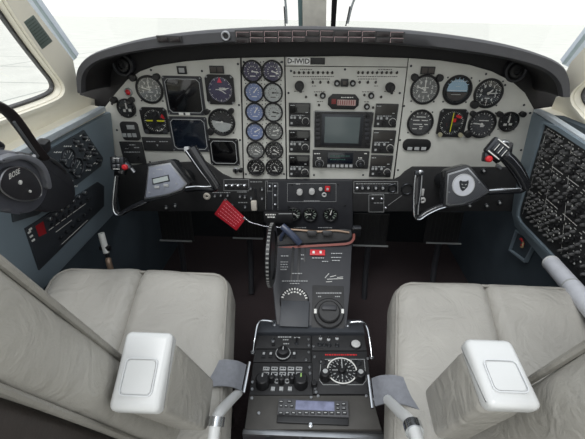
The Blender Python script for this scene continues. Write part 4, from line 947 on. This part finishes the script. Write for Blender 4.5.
# pilot yoke
F1=yframe(165,182); y1=T('control_yoke','black and chrome pilot yoke with silver center plate and small display','control yoke',F1,165,182)
hubp=y1.P([(143,200.5),(147,165),(150,162.5),(170,159.5),(174,161),(190,183),(189,186),(183,192),(169,197),(146,202.5)])
MB().prism(hubp,-.035,0,bev=.004).build('hub',YOK,y1.e)
MB().prism(y1.P([(144.5,199.6),(148.7,166.2),(170.5,162.6),(187.5,183.6),(182,190),(168,195.2)]),0,.0025,bev=.0008).build('chrome_border',STEEL,y1.e)
fpz=MB().prism(y1.P([(146.3,197.6),(150,167.4),(170,164.2),(185.6,183.6),(181,188.8),(167.8,193.7)]),.002,.0042,bev=.0006).build('center_plate',mat('silver_grey_plate',(146,150,162),.35,.3),y1.e)
MB().prism(y1.P([(152.6,178.2),(169.2,174.4),(170.6,180.8),(153.6,184.4)]),.0042,.0062,bev=.0008).build('display_rim',DKMET,y1.e)
MB().prism(y1.P([(153.8,179),(168.3,175.6),(169.4,180),(154.6,183.3)]),.0062,.0068).build('display',LCD,y1.e)
for x,y in ((157.8,186.8),(167,185)): MB().box((*y1.L(x,y),.0055),(.014,.0075,.004),.001).build('button',GREYM,y1.e)
dashes(y1,[(169.2,157,163),(183,176,178),(192,149,150.5),(173,154,156),(173,165,167)],GREYM,z=.0044,h=.9)
for x,y in ((165,188.3),(150.5,193),(177.5,184)): y1.cyl('screw',x,y,.0018,.004,.0052,STEEL,seg=8)
MB().tube(path(y1,[(146,201,-.012),(136,205.5,-.010),(126,210.5,-.008),(119.5,214.5,-.006),(116,212,-.004),(115,203,0),(116,190,0),(118,176,.002)]),lambda t:.0078-.0022*min(1,t*1.6),12).build('outer_horn',YOK,y1.e)
MB().tube(path(y1,[(146,202.4,-.004),(136,206.8,-.002),(126,211.8,0),(119.5,215.3,.001),(114.8,212,.003),(113.6,203,.004),(114.8,190,.005),(116.5,176,.006)]),.0026,8).build('chrome_edge',CHROME,y1.e)
gp=MB(); gp.tube(path(y1,[(122,158,-.006),(121.5,166,-.004),(120,173,0)]),.017,12,4,.8); gp.build('grip_head',YOK,y1.e)
gh=MB().box((*y1.L(121.8,163),.018),(.038,.036,.014),.005).build('switch_box',DKMET,y1.e)
for x,y in ((119.5,160.5),(123.5,160.3),(119.8,165.5),(124,165.3)): MB().box((*y1.L(x,y),.027),(.0075,.009,.006),.001).build('switch_rocker',STEEL,gh)
for x,y in ((121.6,157.8),(121.8,168.3)): MB().box((*y1.L(x,y),.0265),(.018,.0018,.003),.0005).build('white_line',WHITE,gh)
MB().tube(path(y1,[(127,163,.010),(130.5,165.5,.014),(132,168,.014)]),.0095,10,3).build('side_pod',DKMET,y1.e)
MB().lathe([(.0075,0),(.0075,.006),(.004,.009)],16,Matrix.Translation((*y1.L(129.8,166.5),.022))).build('red_button',RED,y1.e)
MB().tube(path(y1,[(133,168,.010),(136,172,.008)]),.005,8,2).build('trigger',STEEL,y1.e)
MB().tube(path(y1,[(113,158.5,.006),(118,157,.01)]),.005,8,2).build('trim_lever',STEEL,y1.e)
MB().tube(path(y1,[(184,190,-.012),(195,188.5,-.008),(206,189,-.005),(212,189.5,-.004),(216,187.5,-.002)]),.0085,12).build('inner_arm',YOK,y1.e)
MB().tube(path(y1,[(186,187.6,0),(196,186.4,.003),(206,186.6,.005),(212,186.2,.006)]),.0030,8).build('chrome_edge',CHROME,y1.e)
MB().tube(path(y1,[(217,188,-.002),(212.5,180,.003),(206,170,.008),(199,159,.012),(192.5,148.5,.014)]),lambda t:.0125+.006*t,14,6,.85).build('inner_grip',YOK,y1.e)
MB().tube(path(y1,[(213.5,187,.006),(208.5,179,.012),(202,169.5,.018),(195,158.5,.023),(189.5,150.5,.026)]),.0028,8).build('chrome_edge',CHROME,y1.e)
MB().tube(path(y1,[(217,185,.008),(212,177,.014),(205.5,167,.020),(199,156.5,.025)]),.0018,8).build('chrome_line',STEEL,y1.e)
MB().box((*y1.L(189.8,149),.019),(.014,.014,.016),.004).build('grip_cap',GREYM,y1.e)
MB().lathe([(.024,0),(.024,.14)],20,Matrix.Translation((*y1.L(166,182),-.17))).build('column_shaft',DKMET,y1.e)
# copilot yoke
F2=yframe(463,185); y2=T('control_yoke','black and chrome copilot yoke with round silver emblem on a checkered plate','control yoke',F2,463,185)
MB().prism(y2.P([(443.3,206),(445.5,172.5),(449,169.5),(466.5,164.6),(470.5,166),(491,190.5),(490,193.5),(478,201),(464,206),(447,208)]),-.035,0,bev=.004).build('hub',YOK,y2.e)
MB().prism(y2.P([(445.4,204.5),(447.4,173.8),(468,167.4),(489.6,191.8),(477,199),(463,204.2),(449,206)]),0,.0025,bev=.0008).build('chrome_border',STEEL,y2.e)
chk=mat('checkered_plate',(52,53,56),.45); nt=chk.node_tree; ck=nt.nodes.new('ShaderNodeTexChecker'); ck.inputs['Scale'].default_value=420; ck.inputs['Color1'].default_value=lin((44,45,48)); ck.inputs['Color2'].default_value=lin((82,84,88)); tcc=nt.nodes.new('ShaderNodeTexCoord'); nt.links.new(tcc.outputs['Object'],ck.inputs['Vector']); nt.links.new(ck.outputs['Color'],nt.nodes['Principled BSDF'].inputs['Base Color'])
MB().prism(y2.P([(447,203),(448.7,174.9),(467.4,169),(487.6,191.6),(476,197.8),(462.6,202.6),(450,204.4)]),.002,.0042,bev=.0006).build('center_plate',chk,y2.e)
a,b=y2.L(462.7,184.9); em=MB().cyl(a,b,.004,.0058,.0305,40,.05).build('emblem_disc',mat('silver_emblem',(196,198,204),.35,.2),y2.e)
MB().ring(a,b,.0058,.0066,.0300,.0280,40).build('emblem_ring',GREYM,em)
mk=MB(); mk.prism([(a-.013,b+.009),(a-.010,b+.013),(a-.004,b+.0105),(a+.005,b+.0105),(a+.011,b+.014),(a+.0125,b+.008),(a+.011,b-.004),(a+.004,b-.013),(a-.001,b-.016),(a-.006,b-.012),(a-.010,b-.004)],.0058,.0068); mk.build('emblem_shield',DKMET,em)
mk=MB(); mk.line((a-.006,b+.003),(a-.002,b+.001),.002,.007); mk.line((a+.003,b+.001),(a+.008,b+.003),.002,.007); mk.line((a-.003,b-.006),(a+.004,b-.007),.0018,.007); mk.build('emblem_lines',GREYM,em)
for x,y in ((448.6,192),(478.5,182.5)): y2.cyl('screw',x,y,.0022,.004,.0055,STEEL,seg=8)
MB().tube(path(y2,[(447,206,-.012),(438,208.5,-.010),(427,213.5,-.008),(419.5,218,-.004),(415.5,215,-.002),(415,200,0),(415.5,185,.002),(416.5,173,.004)]),lambda t:.0078-.001*t,12).build('inner_horn',YOK,y2.e)
MB().tube(path(y2,[(447,207.2,-.004),(438,209.8,-.002),(427,214.9,0),(419.5,219.4,.002),(414.2,216,.004),(413.3,200,.005),(413.6,185,.007),(414.6,174,.009)]),.0026,8).build('chrome_edge',CHROME,y2.e)
MB().tube(path(y2,[(421,174,.010),(420.3,188,.008),(418.2,203,.006),(417.6,214,.004)]),.0022,8).build('chrome_line',STEEL,y2.e)
MB().tube(path(y2,[(417.5,175,.002),(417.5,190,.002),(416.8,204,0)]),.0105,12,4,.8).build('inner_grip',YOK,y2.e)
MB().box((*y2.L(418,172.5),.008),(.024,.014,.018),.005).build('grip_cap',DKMET,y2.e); MB().lathe([(.006,0),(.006,.006),(.003,.008)],12,Matrix.Translation((*y2.L(418.3,171.5),.017))).build('cap_button',STEEL,y2.e)
MB().tube(path(y2,[(488,193,-.012),(500,191.5,-.008),(512,191,-.005),(521,190.5,-.003),(525.5,187,0)]),.0085,12).build('outer_arm',YOK,y2.e)
MB().tube(path(y2,[(489,190.4,0),(500,189.2,.003),(512,188.6,.005),(520,188,.006)]),.0030,8).build('chrome_edge',CHROME,y2.e)
MB().tube(path(y2,[(526,188,0),(520,176,.004),(512,165,.008),(503,156,.012),(497,151,.012)]),lambda t:.0135+.004*math.sin(PI*t),14,6,.85).build('outer_grip',YOK,y2.e)
MB().tube(path(y2,[(526.5,183,.010),(520.5,172,.016),(512.5,162,.021),(504,154,.024)]),.0022,8).build('chrome_line',CHROME,y2.e)
MB().tube(path(y2,[(492,147,.004),(495,153,.006),(500,158,.006)]),.019,12,4,.75).build('grip_head',YOK,y2.e)
M_=Matrix.Translation((*y2.L(492.3,149),.022))@Matrix.Rotation(-.62,4,'Z')@Matrix.Scale(1.25,4); gh=MB().box((0,0,0),(.040,.036,.016),.005,M_).build('switch_box',DKMET,y2.e)
for i in (-1,0,1): MB().box((i*.010,0,.010),(.0065,.020,.006),.001,M_).build('switch_rocker',DKMET,gh)
for i in (-1,0,1): MB().box((i*.010+.0025,0,.0135),(.0012,.016,.0008),0,M_).build('rocker_line',WHITE,gh)
for j in (-1,1): MB().box((0,j*.0145,.0088),(.030,.0022,.002),.0004,M_).build('white_line',WHITE,gh)
MB().box((*y2.L(484.5,156.5),.014),(.022,.026,.020),.005,None).build('side_pod',DKMET,y2.e)
MB().lathe([(.0085,0),(.0085,.008),(.005,.011)],16,Matrix.Translation((*y2.L(484,158.5),.023))).build('red_button',RED,y2.e)
MB().tube(path(y2,[(496,145,.016),(500.5,142,.018),(504,143,.016)]),.0065,10,3).build('trim_lever',STEEL,y2.e)
MB().box((*y2.L(508,148),.006),(.014,.030,.014),.004).build('trigger',YOK,y2.e); MB().tube(path(y2,[(495,165,.008),(500,168,.006)]),.005,8,2).build('trigger_tip',STEEL,y2.e)
MB().lathe([(.024,0),(.024,.14)],20,Matrix.Translation((*y2.L(463,186),-.17))).build('column_shaft',DKMET,y2.e)
# jack rings on the panel behind each yoke
t=T('ring_latch','white ring fitting on the panel behind the copilot yoke horn','fitting',FS,422.5,200); MB().ring(0,0,-.004,.006,.010,.004,20).build('ring',IV,t.e); t.box('stem',421.5,189,423.8,195.5,-.004,.004,IV,.001)
# ------------------------------------------------------------------ red warning tag and its chain
tgf=Fr(at_y(230,215,.97),(1,0,0),(0,.25,.97)); tg=T('warning_tag','red fabric warning tag with lines of white text on a bead chain','tag',tgf,230,214)
c4=[(225.2,198.2),(246,218.5),(236.5,230.5),(214.5,214)]
MB().prism(tg.P(c4),0,.0016,bev=.0004).build('tag_fabric',REDTAG,tg.e)
mb=MB(); random.seed(2)
pa,pb,pc_,pd_=[V((*tg.L(*p),0)) for p in c4]
for i in range(5):
    f=(i+.9)/5.8; A=pa*(1-f)+pd_*f; B=pb*(1-f)+pc_*f; s_=.10
    while s_<.86:
        w_=random.uniform(.04,.11); mb.line(A+(B-A)*s_,A+(B-A)*min(s_+w_,.9),.0016,.0017,.0002); s_+=w_+.03
mb.build('text_lines',mat('faded_pink_text',(226,150,160),.5),tg.e)
for p in (pa+(pc_-pa)*.04,pb+(pd_-pb)*.06): MB().ring(p.x,p.y,.001,.0035,.0042,.002,14).build('eyelet',CHROME,tg.e)
ch=[at_y(x,y,Y) for x,y,Y in ((244,217.5,.966),(250,222,.955),(258,224.5,.945),(266,226.5,.935),(276,227,.93),(283,228,.93))]
t=thing('bead_chain','thin silver bead chain from the red tag to the power levers','chain',Matrix.Translation(ch[0])); P=catmull([p-ch[0] for p in ch],8)
mb=MB()
for p in P: mb.lathe([(.0004,-.0022),(.0016,-.0015),(.0022,0),(.0016,.0015),(.0004,.0022)],8,Matrix.Translation(p))
mb.build('beads',CHROME,t); MB().tube(P,.0006,6,1).build('cord',STEEL,t)
MB().tube([P[-1]+V((-.006,0,0)),P[-1]+V((.016,-.004,.002))],.006,8,1).build('lock_pin',mat('tan_metal',(150,128,110),.35,.4),t)
# ------------------------------------------------------------------ headset
XC=-.46
def hx(px,py,x=XC): return at_x(px,py,x)
ctr=hx(18,181); hd=thing('aviation_headset','dark grey headset with padded cups hanging beside the pilot side window','headset',Matrix.Translation(ctr))
FE=Fr(ctr,(-.15,1,0.12),(.30,-.05,1)) 
if FE.n.x<0: FE=Fr(ctr,(.15,-1,-.12),(.30,-.05,1))
def L3(px,py,w=0): a=FE.uv(px,py,w); return FE.W(px,py,w)-ctr
Mh=FE.mat(); Mh.translation=V((0,0,0))
def oval(pts,w): return [FE.uv(x,y,w) for x,y in pts]
cupo=[(-14,190),(-12,168),(0,156),(18,153),(36,157),(48,170),(52,188),(46,204),(34,214),(14,214),(-4,207)]
facep=[(-2,186),(2,172),(12,167),(24,168),(34,175),(40,187),(39,196),(31,200),(18,200),(6,195)]
MB().prism(smooth2(oval(cupo,0),5),-.035,-.004,bev=.010,M=Mh).build('ear_cup',mat('charcoal_plastic',(82,84,92),.35),hd)
MB().prism(smooth2(oval([(0,158),(18,154),(36,158),(46,170),(50,186),(46,188),(42,173),(32,163),(18,159),(2,163)],0),4),-.008,.004,bev=.003,M=Mh).build('cup_arch',mat('mid_grey_plastic',(112,114,120),.35),hd)
fa=MB().prism(smooth2(oval(facep,0),5),-.006,.002,bev=.001,M=Mh).build('cup_face',mat('matt_charcoal',(46,46,50),.5),hd)
ri_=[V((a,b,.002)) for a,b in smooth2(oval(facep,0),5)]; MB().tube([Mh@p for p in ri_],.0012,8,1,closed=True).build('silver_rim',STEEL,fa)
mb=MB(); a,b=FE.uv(12.5,173.5); ttx=MB(); ttx.text('BOSE',0,0,.0125,0); ttx.bm.transform(Mh@Matrix.Translation((a,b,.0026))@Matrix.Rotation(-.18,4,'Z')); ttx.build('lettering',WHITE,fa)
for px,py,r in ((18,182,.0035),(28,191,.0022)): a,b=FE.uv(px,py); MB().cyl(a,b,.002,.0045,r,12,M=Mh).build('dot',WHITE,fa)
# ring of grooves on the cushion between the cups
far=[V((FE.uv(x,y,-.055)[0],FE.uv(x,y,-.055)[1],-.055)) for x,y in ((28,158),(44,158),(60,166),(70,180),(72,196),(62,208),(44,212),(34,200))]
MB().prism([(p.x,p.y) for p in catmull(far,5,True)],-.080,-.045,bev=.012,M=Mh).build('ear_cushion',mat('soft_charcoal',(48,49,54),.6),hd)
MB().tube([Mh@V((*FE.uv(x,y,-.045),-.045)) for x,y in ((34,156),(46,157),(57,163),(66,172))],.0035,8).build('cushion_rim',STEEL,hd)
bandp=[(-30,100),(-8,103),(8,112),(20,126),(32,143),(44,158)]
MB().tube([Mh@V((*FE.uv(x,y,-.04),-.04)) for x,y in bandp],.010,12,6,.6).build('headband',mat('brown_black_pad',(34,27,28),.6),hd)
MB().tube([Mh@V((*FE.uv(x,y,-.025),-.025)) for x,y in ((14,122),(24,136),(33,149),(38,156))],.0022,8).build('band_rod',STEEL,hd)
MB().box((0,0,0),(.026,.024,.02),.006,Mh@Matrix.Translation((*FE.uv(43,146,-.045),-.045))).build('pivot_block',BLK,hd)
MB().tube([Mh@V((*FE.uv(x,y,-.03),-.03)) for x,y in ((0,160),(-3,152),(2,146),(-8,140))],.004,8).build('yoke_arm',GREYP,hd)
# placard on the pillar, wipers, corner trims
pk=T('placard','small dark green placard with fine text on the beige window pillar','placard',FUL,36.5,32)
MB().prism(pk.P([(21,24),(33,15),(52,41),(40,50.5)]),0,.0015,bev=.0003).build('plate',mat('grey_green_placard',(92,104,98),.5),pk.e)
mb=MB(); A,B,C_,D_=[V((*pk.L(*p),0)) for p in ((21,24),(33,15),(52,41),(40,50.5))]; random.seed(4)
for i in range(9):
    f=(i+.8)/10.5; p=A*(1-f)+D_*f; q_=B*(1-f)+C_*f; s_=.1
    while s_<.85: w_=random.uniform(.05,.16); mb.line(p+(q_-p)*s_,p+(q_-p)*min(.9,s_+w_),.0016,.0016,.0002); s_+=w_+.05
mb.build('text_lines',mat('dark_text',(48,58,56),.5),pk.e)
for nm,pts in (('outside the pilot windscreen',[(286,30),(285,14),(283,0),(281,-14)]),('outside the copilot windscreen',[(348,30),(352,14),(357,2),(362,-14)])):
    t=T('wiper_arm','thin silver wiper arm '+nm,'wiper',FG,*pts[1]); P=[V((*t.L(*p),-.04-.004*i)) for i,p in enumerate(pts)]
    MB().tube(P,.0042,8,3).build('arm',mat('wiper_silver',(190,196,198),.35,.4),t.e); MB().tube([P[0]+V((-.006,-.01,0)),P[1]+V((-.006,0,0))],.0022,6,1).build('rod',DKMET,t.e)
    a=P[2]; MB().box(a+V((-.012 if pts[0][0]<300 else .014,.03,0)),(.014,.05,.012),.003).build('blade_holder',mat('teal_grey_seal',(110,132,134),.5),t.e)
# ------------------------------------------------------------------ light
w = bpy.data.worlds.new('sky'); bpy.context.scene.world = w; w.use_nodes = True; nt = w.node_tree; bg = nt.nodes['Background']
tc = nt.nodes.new('ShaderNodeTexCoord'); sp = nt.nodes.new('ShaderNodeSeparateXYZ'); rp_ = nt.nodes.new('ShaderNodeValToRGB')
nt.links.new(tc.outputs['Generated'], sp.inputs[0]); nt.links.new(sp.outputs['Z'], rp_.inputs['Fac'])
rp_.color_ramp.elements[0].position = 0; rp_.color_ramp.elements[0].color = (.98,.98,.95,1)
rp_.color_ramp.elements[1].position = .8; rp_.color_ramp.elements[1].color = (.90,.95,1,1)
nt.links.new(rp_.outputs['Color'], bg.inputs['Color']); bg.inputs['Strength'].default_value = 1.0
sd = bpy.data.lights.new('sun','SUN'); so = bpy.data.objects.new('sun',sd); C.objects.link(so); sd.energy = 1.2; sd.angle = math.radians(25)
so.rotation_euler = (math.radians(28), math.radians(-12), 0)
vs_ = bpy.context.scene.view_settings; vs_.view_transform = 'Standard'; vs_.look = 'None'; vs_.gamma = 1; vs_.use_curve_mapping = False; vs_.exposure = .3
